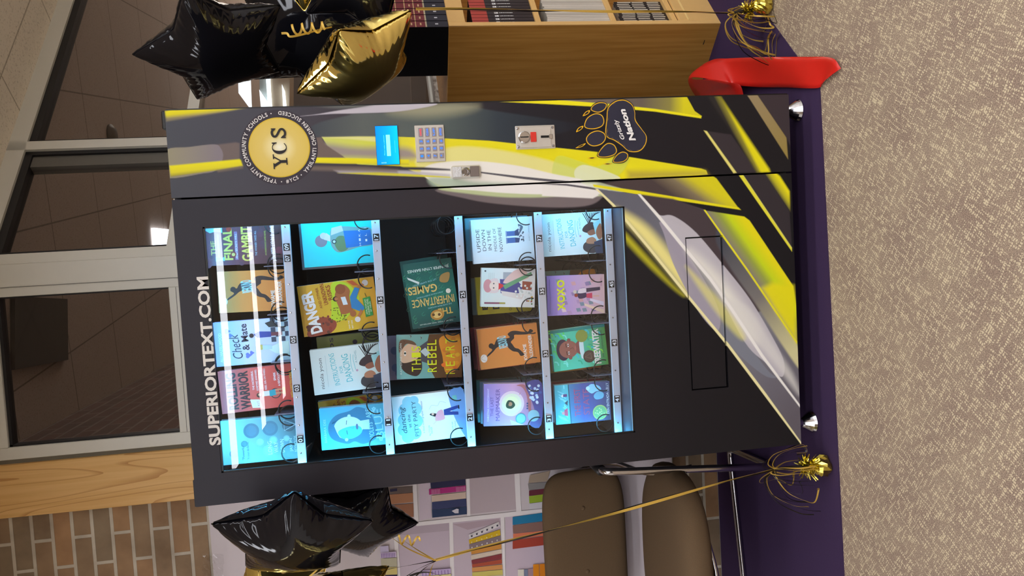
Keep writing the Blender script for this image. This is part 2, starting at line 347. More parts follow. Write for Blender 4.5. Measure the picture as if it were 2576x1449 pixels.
L(z4((880, 735), (1130, 722), (1500, 750), (1850, 785), (2190, 835), (2140, 800), (2060, 655), (880, 690)), 0, 1, 1, ((z4((1050, 700))[0], z4((2060, 700))[0]), [(0, C3(176, 166, 158)), (.25, C3(120, 106, 98)), (.7, C3(104, 92, 82)), (.9, C3(140, 132, 70)), (1, C3(214, 204, 30))]))
L(z4((-50, 735), (0, 736), (700, 706), (1130, 718), (1500, 746), (1850, 783), (2190, 835), (2185, 852), (1850, 803), (1500, 772), (1100, 750), (700, 730), (0, 748), (-50, 750)), C3(236, 226, 30), 1.0)
L(z7((-386, 452), (0, 445), (440, 447), (950, 465), (1420, 490), (1690, 520), (2140, 565), (2576, 610)) + z8((590, 640), (1200, 738), (1240, 752), (1252, 785), (900, 830), (0, 880)) + z7((900, 1010), (700, 860), (460, 765), (0, 745), (-200, 640), (-330, 540)), 0, 1, 1, ((z7((-386, 600))[0], z7((1300, 600))[0]), [(0, C3(202, 210, 110)), (.3, C3(206, 212, 80)), (.6, C3(226, 216, 50)), (1, C3(228, 218, 28))]))
L(spl(z7((-360, 520), (0, 560), (450, 560), (600, 600), (600, 690), (0, 672), (-230, 660), (-330, 590)), 6), C3(150, 138, 138), 12, .95)
L(z7((-386, 452), (0, 445), (440, 447), (440, 470), (180, 500), (-100, 470)), C3(224, 222, 150), 3, .9)
L(spl(z7((620, 720), (960, 570), (1300, 560), (1800, 640), (2250, 760), (2560, 900), (2300, 990), (1000, 980)), 6), C3(226, 220, 138), 5)
L(z8((590, 760), (1230, 762), (1252, 790), (590, 830)), C3(170, 150, 66), 12, .8)
L(spl(z8((0, 640), (200, 680), (340, 720), (480, 650), (590, 640), (590, 690), (540, 770), (400, 850), (0, 870)), 6), C3(196, 214, 96), 2, .55)
L(spl(z8((155, 745), (200, 712), (260, 712), (400, 755), (530, 820), (400, 860), (200, 860), (150, 800)), 6), C3(222, 228, 196), 1.5, .8)
L(spl(z7((685, 810), (850, 730), (1250, 708), (1700, 755), (2100, 845), (2450, 930), (1900, 1000), (1200, 1000), (900, 970), (740, 890)), 6), C3(232, 230, 226), 2, .95)
L(spl(z7((760, 895), (1000, 885), (1250, 930), (1700, 950), (1500, 1000), (900, 1010)), 6), C3(160, 180, 160), 7, .85)
L(z7((-700, 745), (0, 748), (200, 768), (710, 775), (1000, 795), (1000, 812), (600, 805), (0, 790), (-700, 790)), C3(58, 54, 62), 2.5)
L(z7((1330, 824), (1800, 878), (2280, 925), (2100, 935), (1800, 905), (1330, 840)), C3(86, 84, 92), 1)
L(z7((-260, 805), (0, 800), (600, 815), (1000, 850), (1000, 880), (500, 855), (230, 850), (-200, 835)), C3(186, 182, 190), 4, .9)
L(z7((-220, 838), (230, 828), (1000, 878), (1000, 890), (230, 862)), C3(206, 200, 60), 1.5)
# around the round seal
L(z6((62, 215), (160, 180), (450, 160), (850, 152), (1000, 162), (700, 222), (80, 322)), 0, 4, 1, ((z6((400, 170))[0], z6((410, 262))[0]), [(0, C3(232, 222, 26)), (.55, C3(222, 212, 30)), (1, C3(140, 130, 100))]))
L(z6((95, 640), (830, 550), (870, 560), (870, 735), (110, 800)), C3(112, 100, 98), 3)
L(spl(z6((60, 645), (330, 600), (600, 572), (670, 620), (692, 700), (660, 800), (600, 860), (480, 885), (60, 925)), 6), 0, 1, 1, ((z6((100, 700))[0], z6((650, 700))[0]), [(0, C3(150, 145, 122)), (1, C3(132, 124, 132))]))
L(z6((112, 802), (870, 732), (885, 745), (905, 805), (640, 850), (125, 922)), 0, 2.5, 1, ((z6((500, 770))[0], z6((512, 880))[0]), [(0, C3(234, 226, 22)), (.6, C3(222, 214, 40)), (1, C3(150, 142, 60))]))
L(z6((620, 850), (905, 806), (905, 830), (640, 870)), C3(128, 114, 96), 4, .8)
L(z6((1675, 500), (1755, 495), (1790, 570), (1990, 700), (1990, 716), (1675, 712)), C3(112, 98, 92), 2)
L(z6((1665, 714), (1990, 718), (2700, 738), (2700, 790), (2000, 780), (1655, 770)), 0, 2, 1, ((z6((1900, 720))[0], z6((1900, 800))[0]), [(0, C3(236, 228, 20)), (.7, C3(220, 210, 40)), (1, C3(160, 150, 70))]))
L(z6((1640, 805), (2230, 815), (2576, 845), (2576, 880), (1600, 850)), C3(120, 106, 96), 5, .8)
# bottom right stripes
L(z8((1255, 430), (1445, 455), (1660, 768), (1490, 772)), C3(56, 49, 53), 2)
L(z8((1220, 422), (1246, 428), (1492, 772), (1466, 776)), C3(226, 216, 120), 1.5)
L(z8((1225, 100), (1310, 100), (1345, 125), (1760, 740), (1768, 768), (1660, 772), (1480, 480)), 0, 5, 1, ((z8((1460, 450))[0], z8((1560, 398))[0]), [(0, C3(46, 42, 40)), (.4, C3(140, 132, 50)), (.6, C3(226, 216, 24)), (1, C3(232, 222, 24))]))
L(z8((1550, 90), (1640, 90), (1905, 480), (1918, 660), (1600, 160)), 0, 1.5, 1, ((z8((1620, 150))[0], z8((1905, 600))[0]), [(0, C3(150, 132, 98)), (1, C3(150, 130, 70))]))
L(z8((1640, 90), (1960, 85), (1960, 600), (1905, 480)), C3(60, 51, 55), 2)
NP = len(LAY)
# --- door side
L(spl(z7((860, 1012), (1150, 1110), (1500, 1170), (2050, 1208), (2450, 1195), (2620, 1120), (2640, 1000), (1800, 960)), 6), C3(116, 106, 108), 2.5)
L(spl(z7((880, 1004), (1200, 1062), (1600, 1100), (2000, 1100), (2300, 1078), (2640, 1085), (2640, 1000), (1600, 960)), 6), C3(184, 196, 150), 3)
L(spl(z7((1000, 1000), (1300, 1030), (1600, 1055), (2000, 1068), (2350, 1050), (2640, 1062), (2640, 960), (2000, 940), (1400, 960)), 6), C3(232, 230, 228), 2)
L(z8((-120, 850), (0, 870), (330, 905), (348, 960), (300, 985), (-120, 965)), C3(230, 228, 224), 2)
L(z7((1900, 955), (2250, 975), (2700, 1040), (2700, 1015), (2250, 955)), C3(84, 80, 88), 1.2)
L(z8((300, 872), (560, 835), (900, 815), (1290, 796), (1325, 820), (1505, 1062), (1200, 1010), (700, 935)), 0, 1.5, 1, ((z8((1020, 1000))[0], z8((1160, 800))[0]), [(0, C3(74, 62, 62)), (.45, C3(128, 114, 88)), (.8, C3(206, 196, 40)), (1, C3(216, 206, 30))]))
L(spl(z8((200, 850), (330, 850), (420, 870), (580, 920), (480, 935), (330, 905)), 6), C3(214, 224, 190), 2, .6)
L(z8((300, 868), (700, 925), (1508, 1060), (1528, 1080), (1000, 1002), (650, 948), (310, 890)), C3(228, 218, 28), 1.2)
WEDGE = zD((-3, -57), (235, -24), (420, 5), (600, 60), (700, 190), (850, 400), (1000, 620), (1123, 800), (1150, 1160), (1150, 1372), (950, 1100), (740, 820), (505, 535), (300, 280), (95, 35))
L(WEDGE, 0, 1, 1, ((zD((300, 0))[0], zD((1140, 1200))[0]), [(0, C3(100, 100, 110)), (.5, C3(128, 128, 136)), (.75, C3(112, 110, 120)), (1, C3(96, 90, 98))]))
L(zD((237, -26), (430, 0), (600, 60), (700, 190), (850, 400), (990, 600), (900, 640), (700, 380), (560, 190), (353, 103)), C3(70, 60, 64), 3)
L(spl(zD((700, 190), (850, 400), (1000, 620), (1123, 800), (1150, 960), (1050, 830), (900, 600), (760, 400), (680, 260), (672, 200)), 6), 0, 4, 1, ((zD((700, 250))[0], zD((1120, 850))[0]), [(0, C3(72, 74, 84)), (.5, C3(118, 114, 112)), (1, C3(204, 198, 150))]))
L(spl(zD((130, 60), (280, 150), (420, 310), (500, 440), (520, 540), (400, 400), (250, 220), (120, 80)), 6), C3(234, 224, 140), 14, .95)
L(spl(zD((355, 130), (380, 200), (430, 360), (520, 540), (600, 670), (680, 742), (692, 640), (620, 480), (500, 290), (420, 170)), 6), C3(158, 152, 166), 1.2, .95)
L(spl(zD((700, 740), (740, 660), (840, 800), (960, 960), (1010, 1002), (950, 995), (850, 920), (760, 830)), 6), C3(122, 126, 138), 1.2, .9)
L(spl(zD((353, 110), (375, 95), (440, 100), (560, 190), (720, 380), (860, 560), (980, 760), (1052, 910), (1040, 1000), (950, 920), (830, 800), (640, 450), (491, 272)), 6), C3(186, 182, 190), 1.2, .95)
L(spl(zD((520, 290), (640, 380), (760, 520), (880, 700), (900, 800), (800, 700), (650, 470)), 6), C3(232, 230, 218), 22, .9)
L(spl(zD((500, 380), (600, 470), (720, 600), (830, 760), (800, 780), (660, 620)), 6), C3(228, 222, 120), 8, .6)
L(spl(zD((720, 560), (860, 760), (980, 900), (1060, 1000), (1140, 1100), (1100, 980), (980, 800), (860, 620)), 6), C3(214, 212, 208), 10, .7)
L(zD((612, 66), (830, 100), (860, 122), (1105, 490), (1122, 600), (1124, 805), (1000, 620), (850, 400), (700, 190)), 0, 1.2, 1, ((zD((740, 250))[0], zD((860, 165))[0]), [(0, C3(132, 120, 118)), (.35, C3(150, 160, 70)), (.6, C3(196, 214, 30)), (1, C3(228, 218, 24))]))
L(zD((990, 470), (1105, 490), (1122, 600), (1124, 805), (1010, 630), (930, 500)), C3(228, 218, 24), 10, .95)
L(zD((612, 62), (700, 184), (850, 394), (1000, 614), (1126, 800), (1126, 816), (1000, 632), (850, 412), (700, 202), (602, 62)), C3(228, 220, 40), .9)
L(zD((232, -26), (248, -26), (360, 98), (498, 266), (646, 444), (766, 614), (936, 874), (1146, 1160), (1146, 1176), (924, 886), (754, 626), (634, 456), (484, 278), (346, 108)), C3(232, 230, 226), 1.2)
L(zD((-6, -56), (8, -56), (100, 30), (305, 275), (510, 530), (745, 815), (955, 1095), (1150, 1366), (1150, 1380), (945, 1107), (735, 827), (500, 541), (295, 286), (90, 40)), C3(232, 224, 168), 1.0)
L(spl(zD((155, 185), (290, 330), (420, 475), (492, 545), (430, 500), (290, 370), (160, 230)), 6), C3(196, 190, 40), 9, .85)
L(z8((1540, 788), (1725, 783), (1930, 1095), (1950, 1400)), C3(52, 46, 50), 1.5)
L(z8((1505, 785), (1545, 788), (1950, 1392), (1950, 1425)), 0, 1.2, 1, ((z8((1720, 1060))[0], z8((1738, 1048))[0]), [(0, C3(226, 220, 60)), (1, C3(206, 200, 196))]))
L(z8((1715, 775), (1810, 768), (1850, 800), (1930, 925), (1935, 1095), (1800, 900)), 0, 3, 1, ((z8((1790, 880))[0], z8((1850, 840))[0]), [(0, C3(58, 54, 50)), (.5, C3(190, 182, 40)), (1, C3(230, 220, 24))]))
def wrap_colour(Px, side):
    X, Y = Px
    def ramp(v, st):
        xs = [a for a, _ in st]; cs = np.array([lin(c) for _, c in st]); return np.stack([np.interp(v, xs, cs[:, k]) for k in range(3)], 1)
    if side == 'panel': base = ramp(X, [(420, C3(74, 77, 86)), (620, C3(72, 72, 82)), (820, C3(66, 62, 70)), (1050, C3(58, 52, 56)), (1300, C3(36, 33, 40)), (1500, C3(30, 27, 32)), (1900, C3(30, 27, 30))])
    else: base = ramp(X, [(440, C3(52, 52, 60)), (900, C3(48, 46, 53)), (1300, C3(50, 43, 47)), (1560, C3(34, 31, 34)), (1750, C3(26, 24, 28)), (2000, C3(24, 22, 26))])
    for poly, c, soft, alpha, grad in (LAY[:NP] if side == 'panel' else LAY[NP:]):
        P = np.array(poly); m = soft+2
        idx = np.where((X > P[:, 0].min()-m) & (X < P[:, 0].max()+m) & (Y > P[:, 1].min()-m) & (Y < P[:, 1].max()+m))[0]
        if not len(idx): continue
        x, y = X[idx], Y[idx]; d = sdist(x, y, poly); a = np.clip(d/soft*.5+.5, 0, 1); a = a*a*(3-2*a)*alpha
        if grad:
            (p0, p1), st = grad; ex, ey = p1[0]-p0[0], p1[1]-p0[1]; t = ((x-p0[0])*ex+(y-p0[1])*ey)/(ex*ex+ey*ey); cc = ramp(np.clip(t, 0, 1), st)
        else: cc = np.array(lin(c))[None]
        base[idx] = base[idx]*(1-a[:, None])+cc*a[:, None]
    return base
def wrap_sheet(x0, x1, z0, z1, side, Y=0.0, res=.0016, hole=None, round_r=0, depth=.018):
    """painted front sheet with returned edges"""
    def axis(a, b, cuts):
        pts = sorted({a, b, *[c for c in cuts if a < c < b]}); out = []
        for p, q in zip(pts, pts[1:]):
            n = max(1, int(round((q-p)/res))); out += list(np.linspace(p, q, n+1)[:-1])
        return np.array(out+[b])
    cx = []; cz = []
    for h in (hole or []): cx += [h[0], h[1]]; cz += [h[2], h[3]]
    xs, zs = axis(x0, x1, cx), axis(z0, z1, cz)
    GX, GZ = np.meshgrid(xs, zs); P = np.stack([GX.ravel(), np.full(GX.size, Y), GZ.ravel()], 1)
    d = P-CAM; zz = d@FWD; px = 1288-F_PX*(d@UP)/zz; py = 1449-(724.5+F_PX*(d@RT)/zz)
    C = wrap_colour((px, py), side); nx, nz = len(xs), len(zs)
    ii, jj = np.meshgrid(np.arange(nz-1), np.arange(nx-1), indexing='ij'); ok = np.ones(ii.shape, bool)
    for h in (hole or []):
        mx_, mz_ = (xs[:-1]+xs[1:])/2, (zs[:-1]+zs[1:])/2
        ok &= ~((mx_[None] > h[0]) & (mx_[None] < h[1]) & (mz_[:, None] > h[2]) & (mz_[:, None] < h[3]))
    i, j = ii[ok], jj[ok]; b = i*nx+j
    Fs = np.stack([b, b+1, b+1+nx, b+nx], 1).tolist()
    mb = MB(); mb.add(P, Fs, C)
    # returned edges
    def edge(idx, flip):
        A = P[idx]; B = A+[0, depth, 0]; n = len(idx); V = np.concatenate([A, B]); CC = np.concatenate([C[idx]]*2)
        mb.add(V, [((k, k+n, k+1+n, k+1) if flip else (k, k+1, k+1+n, k+n)) for k in range(n-1)], CC)
    a = np.arange(nz*nx).reshape(nz, nx)
    edge(a[0], True); edge(a[-1], False); edge(a[:, 0], False); edge(a[:, -1], True)
    for h in (hole or []):
        ja, jb = int(np.argmin(abs(xs-h[0]))), int(np.argmin(abs(xs-h[1]))); ia, ib = int(np.argmin(abs(zs-h[2]))), int(np.argmin(abs(zs-h[3])))
        edge(a[ia, ja:jb+1], False); edge(a[ib, ja:jb+1], True); edge(a[ia:ib+1, ja], True); edge(a[ia:ib+1, jb], False)
    return mb
# ------------------------------------------------------------------ vending machine
ZB, ZT, MW = .085, 1.805, 1.037
SEAM = .8075
WX0, WX1, WZ0, WZ1 = .084, .732, .597, 1.735
body_m = mat_plain('black_powder_coat', 0x222228, .5, 0, .4, noise=.03)
black_m = mat_plain('black_plastic', 0x0c0c0e, .4, noise=.03)
dark_m = mat_plain('dark_cabinet_lining', 0x17171c, .6, noise=.05)
chrome_m = mat_plain('chrome', 0xc8c8cc, .12, 1, noise=.02)
steel_m = mat_plain('brushed_steel', 0xd8d4cc, .38, .55, noise=.05, nscale=60)
alum_m = mat_plain('aluminium_rail', 0xc3c8d6, .42, .35, noise=.03)
glass_m = mat_glass('machine_glass', (1, 1, 1), 1.5)
led_m = mat_emit('led_strip', (110, 205, 255), LED_E)
wire_m = mat_plain('black_wire', 0x17181c, .3, .2, noise=.02)
vm = empty('vending_machine', (0, 0, 0), 'tall black book vending machine with yellow and white swirl graphics and a lit window', 'vending machine')
DEP = .74
b = MB()
b.box((0, .03, ZB), (.016, DEP, ZT)); b.box((MW-.016, .03, ZB), (MW, DEP, ZT)); b.box((.016, .03, ZT-.016), (MW-.016, DEP, ZT)); b.box((.016, .03, ZB), (MW-.016, DEP, ZB+.02)); b.box((.016, DEP-.015, ZB+.02), (MW-.016, DEP, ZT-.016))
part(b, 'cabinet', body_m, vm)
b = MB(); b.box((SEAM-.02, .035, ZB+.02), (SEAM+.0, DEP-.02, ZT-.02)); b.box((.02, .55, .5), (SEAM-.02, .56, ZT-.02)); b.box((.02, .035, ZT-.05), (SEAM-.02, .55, ZT-.04)); b.box((.02, .03, .50), (.045, .55, ZT-.05))
part(b, 'inner_lining', dark_m, vm)
FL = (.190, .6345, .307, .421)
door = part(wrap_sheet(0, SEAM-.0025, ZB, ZT, 'door', hole=[(WX0, WX1, WZ0, WZ1), FL]), 'door', print_mat, vm)
b = MB(); b.box((.01, .019, ZB+.005), (WX0-.008, .033, ZT-.01)); b.box((WX1+.008, .019, ZB+.005), (SEAM-.01, .033, ZT-.01)); b.box((WX0-.008, .019, ZB+.005), (WX1+.008, .033, WZ0-.006)); b.box((WX0-.008, .019, WZ1+.006), (WX1+.008, .033, ZT-.01))
part(b, 'door_backing', body_m, door)
panel = part(wrap_sheet(SEAM+.0025, MW-.004, ZB, ZT, 'panel'), 'control_panel', print_mat, vm)
b = MB(); b.box((SEAM+.006, .0185, ZB+.005), (MW-.01, .0345, ZT-.005)); part(b, 'panel_backing', black_m, panel)
b = MB(); b.box((MW-.004, .004, ZB+.002), (MW, .03, ZT-.002)); part(b, 'panel_trim', black_m, panel)
b = MB(); b.box((MW-.05, .01, ZT), (MW-.002, .07, ZT+.012), bev=.003); part(b, 'top_bracket', black_m, vm)
b = MB(); b.box((0, .004, ZT), (.07, .4, ZT+.004)); b.box((-.003, .02, ZT-.05), (0, .4, ZT-.035)); part(b, 'hinge_plate', body_m, vm)
flap = part(wrap_sheet(FL[0]+.004, FL[1]-.004, FL[2]+.006, FL[3]-.004, 'door', Y=.0015, depth=.012), 'delivery_flap', print_mat, vm)
b = MB(); b.box((WX0-.006, .0085, WZ0-.006), (WX1+.006, .0125, WZ1+.006)); part(b, 'window_glass', glass_m, vm)
b = MB()
for (x0, x1, z0, z1) in ((WX0-.002, WX0+.004, WZ0, WZ1), (WX1-.004, WX1+.002, WZ0, WZ1), (WX0, WX1, WZ0-.002, WZ0+.005), (WX0, WX1, WZ1-.005, WZ1+.002)): b.box((x0, .002, z0), (x1, .0085, z1), 0x20242c)
part(b, 'window_gasket', black_m, vm)
led = MB(); led.box((.058, .036, .62), (.066, .046, 1.715)); part(led, 'light_strip', mat_emit('led_strip_cyan', (92, 205, 255), LED_E*1.6), vm)
led = MB(); led.box((.755, .036, .62), (.763, .046, 1.715)); part(led, 'light_strip', led_m, vm)
led = MB(); led.box((.09, .036, 1.742), (.73, .046, 1.75)); part(led, 'light_strip', led_m, vm)
# feet
for fx, fy, up in ((1.0, .09, .0), (.045, .07, 0), (1.0, .66, 0), (.045, .66, 0)):
    b = MB(); b.lathe([(.033, 0), (.034, .004), (.03, .012), (.015, .034), (.012, .038), (.012, .05), (.0, .05)], 24, o=(fx, fy, .004)); b.lathe([(.006, .04), (.006, .09)], 10, o=(fx, fy, 0))
    part(b, 'levelling_foot', chrome_m, vm)
# lettering over the window
b = MB(); cv = Canvas(b, (0, -.0003, 0), (1, 0, 0), (0, 0, 1), step=.0001)
p0, p1 = at_y(541, 1120, 0), at_y(512, 696, 0)
ang = math.atan2(p1[2]-p0[2], p1[0]-p0[0])
cv.text('SUPERIORTEXT.COM', (p0[0]+p1[0])/2, (p0[2]+p1[2])/2+.001, float(np.hypot(*(p1-p0)[[0, 2]])), .0285, C3(226, 224, 220), rot=ang*0, bold=.035)
part(b, 'lettering', print_mat, door)
# round seal
def arc_text(cv, tx, cx, cy, r, a0, a1, h, c, bold=.02, inward=False):
    """letters spread from angle a0 to a1 (degrees, 90 = up)"""
    ws = []
    for ch in tx:
        V = glyphs(ch, bold)[0]; ws.append((V[:, 0].max()-V[:, 0].min()) if len(V) else .25)
    gap = .16; tot = sum(ws)+gap*(len(ws)-1); pos = 0
    for ch, wd in zip(tx, ws):
        t = (pos+wd/2)/tot; a = math.radians(a0+(a1-a0)*t); pos += wd+gap
        if ch == ' ': continue
        rot = a-PI/2 if not inward else a+PI/2
        cv.k -= 1
        cv.text(ch, cx+r*math.cos(a), cy+r*math.sin(a), abs(math.radians(a1-a0))*r*wd/tot, h if ch != '•' else h*.5, c, rot=rot, bold=bold)
b = MB(); cv = Canvas(b, (0, -.0003, 0), (1, 0, 0), (0, 0, 1), step=.00015)
sc = at_y(703, 371, 0); gx, gz = sc[0], sc[2]
cv.ell(gx, gz, .098, .098, C3(60, 55, 64), 64)
cv.ell(gx, gz, .078, .078, C3(208, 178, 52), 64)
n = 48; V = [cv.P([(gx, gz)])[0]]; CC = [lin(C3(244, 242, 222))]
for ring, col in ((.3, C3(232, 218, 156)), (.6, C3(220, 196, 108)), (1, C3(216, 190, 92))):
    for k in range(n): V.append(cv.P([(gx+.0755*ring*math.cos(2*PI*k/n), gz+.0755*ring*math.sin(2*PI*k/n))])[0]+np.array([0, -.0003, 0])); CC.append(lin(col))
V[0] = V[0]+np.array([0, -.0003, 0])
Fs = [(0, 1+k, 1+(k+1) % n) for k in range(n)]
for q in range(2): Fs += [(1+q*n+k, 1+(q+1)*n+k, 1+(q+1)*n+(k+1) % n, 1+q*n+(k+1) % n) for k in range(n)]
b.add(V, Fs, np.array(CC)); cv.k += 5
arc_text(cv, 'YPSILANTI COMMUNITY SCHOOLS', gx, gz, .0895, 172, 16, .0105, C3(226, 224, 222))
arc_text(cv, '#YCS', gx, gz, .0895, 187, 208, .0095, C3(226, 224, 222), inward=True)
arc_text(cv, 'YPSILANTI CHILDREN SUCCEED', gx, gz, .0895, 222, 358, .0100, C3(226, 224, 222), inward=True)
for a in (179.5, 214.5, 9.6): cv.ell(gx+.0895*math.cos(math.radians(a)), gz+.0895*math.sin(math.radians(a)), .0016, .0016, C3(226, 224, 222), 10)
# serif letters YCS from strokes
K = C3(44, 42, 44); H = .036; z0 = gz-H/2
def ser(cv, x0, x1, z, t=.0034): cv.rect(x0, z, x1, z+t, K)
yx = gx-.0365
cv.poly([(yx-.0165, z0+H), (yx-.008, z0+H), (yx+.003, z0+.0165), (yx-.0045, z0+.0165)], K); cv.poly([(yx+.0115, z0+H), (yx+.0155, z0+H), (yx+.003, z0+.0165), (yx-.001, z0+.0165)], K)
cv.rect(yx-.0042, z0, yx+.0032, z0+.018, K); ser(cv, yx-.0095, yx+.0085, z0, .003); ser(cv, yx-.0195, yx-.004, z0+H-.0028, .003); ser(cv, yx+.0065, yx+.019, z0+H-.0028, .003)
cxx = gx-.001
def arcband(cx, cz, rx, rz, a0, a1, w0, w1, n=22):
    out = []; inn = []
    for k in range(n+1):
        t = k/n; a = math.radians(a0+(a1-a0)*t); ww = w0+(w1-w0)*math.sin(PI*t)
        out.append((cx+rx*math.cos(a), cz+rz*math.sin(a))); inn.append((cx+(rx-ww)*math.cos(a), cz+(rz-ww*.35)*math.sin(a)))
    cv.poly(out+inn[::-1], K)
arcband(cxx, gz, .0165, .0188, 42, 318, .003, .0085)
cv.poly([(cxx+.0115, gz+.0185), (cxx+.0140, gz+.0185), (cxx+.0142, gz+.0060), (cxx+.0120, gz+.0060), (cxx+.009, gz+.013)], K)
sx = gx+.0370
cv.line(spl([(sx+.0105, gz+.0095), (sx+.0065, gz+.0148), (sx-.0002, gz+.0165), (sx-.0075, gz+.0135), (sx-.0085, gz+.0075), (sx-.003, gz+.0025), (sx+.004, gz-.0015), (sx+.0095, gz-.006), (sx+.009, gz-.0125), (sx+.002, gz-.0168), (sx-.0065, gz-.0155), (sx-.0115, gz-.0090)], 4, False), .0058, K)
cv.rect(sx+.0095, gz+.0065, sx+.0125, gz+.0182, K); cv.rect(sx-.0135, gz-.0182, sx-.0105, gz-.0060, K)
part(b, 'round_seal', print_mat, panel)
# paw emblem
b = MB(); cv = Canvas(b, (0, -.0003, 0), (1, 0, 0), (0, 0, 1), step=.00012)
def paw(pts, grow=0.0):
    q = [(p[0], p[2]) for p in (at_y(x, y, 0) for x, y in z8(*pts))]
    q = np.array(spl(q, 6)); c = q.mean(0)
    def scl(k):
        d = q-c; L_ = np.linalg.norm(d, axis=1, keepdims=True); return (c+d*(L_+k)/L_).tolist()
    cv.poly(scl(.0045), C3(44, 40, 44)); cv.poly(scl(.0022), C3(228, 178, 30)); cv.poly(scl(-.0002), C3(50, 49, 64))
pads = [[(410, 440), (420, 330), (430, 240), (490, 185), (560, 175), (620, 210), (645, 270), (650, 340), (700, 410), (740, 470), (730, 540), (680, 590), (600, 590), (540, 540), (480, 500), (430, 480)],
        [(290, 250), (310, 215), (360, 195), (408, 205), (395, 245), (345, 268)], [(235, 375), (260, 320), (320, 288), (370, 300), (388, 345), (370, 385), (310, 405), (250, 400)],
        [(250, 490), (280, 450), (340, 430), (390, 450), (400, 490), (370, 530), (310, 548), (265, 530)], [(345, 630), (370, 580), (420, 535), (470, 545), (492, 590), (470, 622), (400, 640)],
        [(472, 680), (500, 630), (545, 605), (582, 620), (578, 655), (540, 680)]]
for pt in pads: paw(pt)
for pt in ([(215, 305), (240, 268), (275, 256), (262, 285)], [(160, 438), (180, 400), (220, 385), (205, 415)], [(155, 570), (195, 545), (240, 530), (210, 558)], [(255, 652), (290, 645), (328, 648), (290, 658)], [(385, 700), (420, 695), (458, 698), (420, 706)]):
    q = [(p[0], p[2]) for p in (at_y(x, y, 0) for x, y in z8(*pt))]; cv.poly(spl(q, 5), C3(228, 178, 30)); q = np.array(q); c = q.mean(0); cv.poly(spl((c+(q-c)*.6).tolist(), 5), C3(40, 38, 46))
# fur ticks
rnd = random.Random(3)
q = np.array(spl([(p[0], p[2]) for p in (at_y(x, y, 0) for x, y in z8(*pads[0]))], 6)); cc = q.mean(0)
for k in range(0, len(q), 5):
    a = q[k]; t = q[(k+2) % len(q)]-q[k]; t = t/np.linalg.norm(t); nn_ = (cc-a)/np.linalg.norm(cc-a)
    cv.poly([tuple(a), tuple(a+t*.012+nn_*.0035), tuple(a+t*.004+nn_*.0015)], C3(228, 178, 30))
def ptxt(tx, a, bb, h, bold, sh=.25):
    A, B = at_y(*z8(a)[0], 0), at_y(*z8(bb)[0], 0); dx, dz = B[0]-A[0], B[2]-A[2]
    cv.text(tx, (A[0]+B[0])/2, (A[2]+B[2])/2, math.hypot(dx, dz), h, C3(236, 234, 232), rot=math.atan2(dz, dx), bold=bold, shear=sh)
ptxt('Grizzly', (545, 500), (478, 335), .0115, .02)
ptxt('Nation', (628, 515), (535, 250), .0185, .04)
part(b, 'paw_emblem', print_mat, panel)
# screen
def quad_rect(pts): return [np.array(at_y(x, y, 0)) for x, y in pts]
b = MB(); b.box((.8735, -.003, 1.2185), (.9775, .004, 1.2785), C3(20, 90, 150)); part(b, 'display_bezel', mat_attr('bezel', .3), panel)
b = MB(); cv = Canvas(b, (.8745, -.0032, 1.2195), (.102, 0, 0), (0, 0, .058), step=.00015)
cv.grad(0, 0, 1, 1, C3(0, 178, 250), C3(0, 150, 245), C3(0, 128, 240)); cv.rect(.22, .36, .77, .54, C3(130, 238, 255)); cv.text('Please make a selection', .5, .64, .52, .05, C3(90, 225, 255)); cv.rect(.3, .14, .62, .16, C3(60, 190, 250))
for k in range(4): cv.rect(.03, .78-.06*k, .06, .80-.06*k, C3(160, 220, 255))
o = part(b, 'display', mat_attr('lit_display', .2, emis=.85), panel)
# keypad
kx0, kx1, kz0, kz1 = .8775, .9755, 1.0945, 1.1735
b = MB(); b.box((kx0, -.004, kz0), (kx1, .004, kz1), bev=.0012); kp = part(b, 'keypad', steel_m, panel)
key_m = mat_attr('lit_keys', .35, metal=0, emis=.55)
rows = [['1', '2', '3', 'CANCEL'], ['4', '5', '6', 'CLEAR'], ['7', '8', '9', 'UP'], ['*', '0', '#', 'ENTER']]
for r in range(4):
    for c in range(4):
        x0 = kx0+.0085+c*.0195; wd = .0135 if c < 3 else .024; z1 = kz1-.0095-r*.0178; hh = .0118
        b = MB(); b.box((x0, -.0068, z1-hh), (x0+wd, -.003, z1), C3(120, 112, 116), bev=.001)
        cv = Canvas(b, (x0, -.0070, z1-hh), (wd, 0, 0), (0, 0, hh), step=.0001)
        col = C3(40, 130, 255) if not (c == 3 and r == 0) else C3(235, 40, 60)
        cv.text(rows[r][c], .5, .5, .42 if c < 3 else .8, .62 if c < 3 else .42, col, bold=.02)
        part(b, 'key', key_m, kp)
# coin mechanism
A = (.9015, .966, .788, .899)
b = MB(); b.box((A[0], -.004, A[2]), (A[1], .003, A[3]), bev=.0015); b.box((A[0]+.004, -.0065, A[2]+.012), (A[1]-.004, -.004, A[3]-.012), bev=.001); cm = part(b, 'coin_plate', steel_m, panel)
mxx, mz = (A[0]+A[1])/2, 0
b = MB(); b.lathe([(.0165, -.002), (.0165, .004), (.014, .006), (0, .006)], 30, o=(mxx, -.0065, .876), axis='y'); dial = part(b, 'return_dial', chrome_m, cm)
b = MB(); b.box((mxx-.0015, -.0132, .864), (mxx+.0015, -.0124, .888)); part(b, 'dial_groove', black_m, dial)
b = MB(); b.box((mxx-.003, -.0085, .807), (mxx+.003, -.0062, .829)); part(b, 'coin_slot', black_m, cm)
b = MB(); b.box((mxx-.0135, -.010, .842), (mxx+.0135, -.006, .858), bev=.001); part(b, 'red_button', mat_plain('red_plastic', 0xd8382e, .3), cm)
b = MB(); b.box((mxx-.006, -.009, .796), (mxx+.006, -.0065, .806), bev=.001); part(b, 'slot_lip', chrome_m, cm)
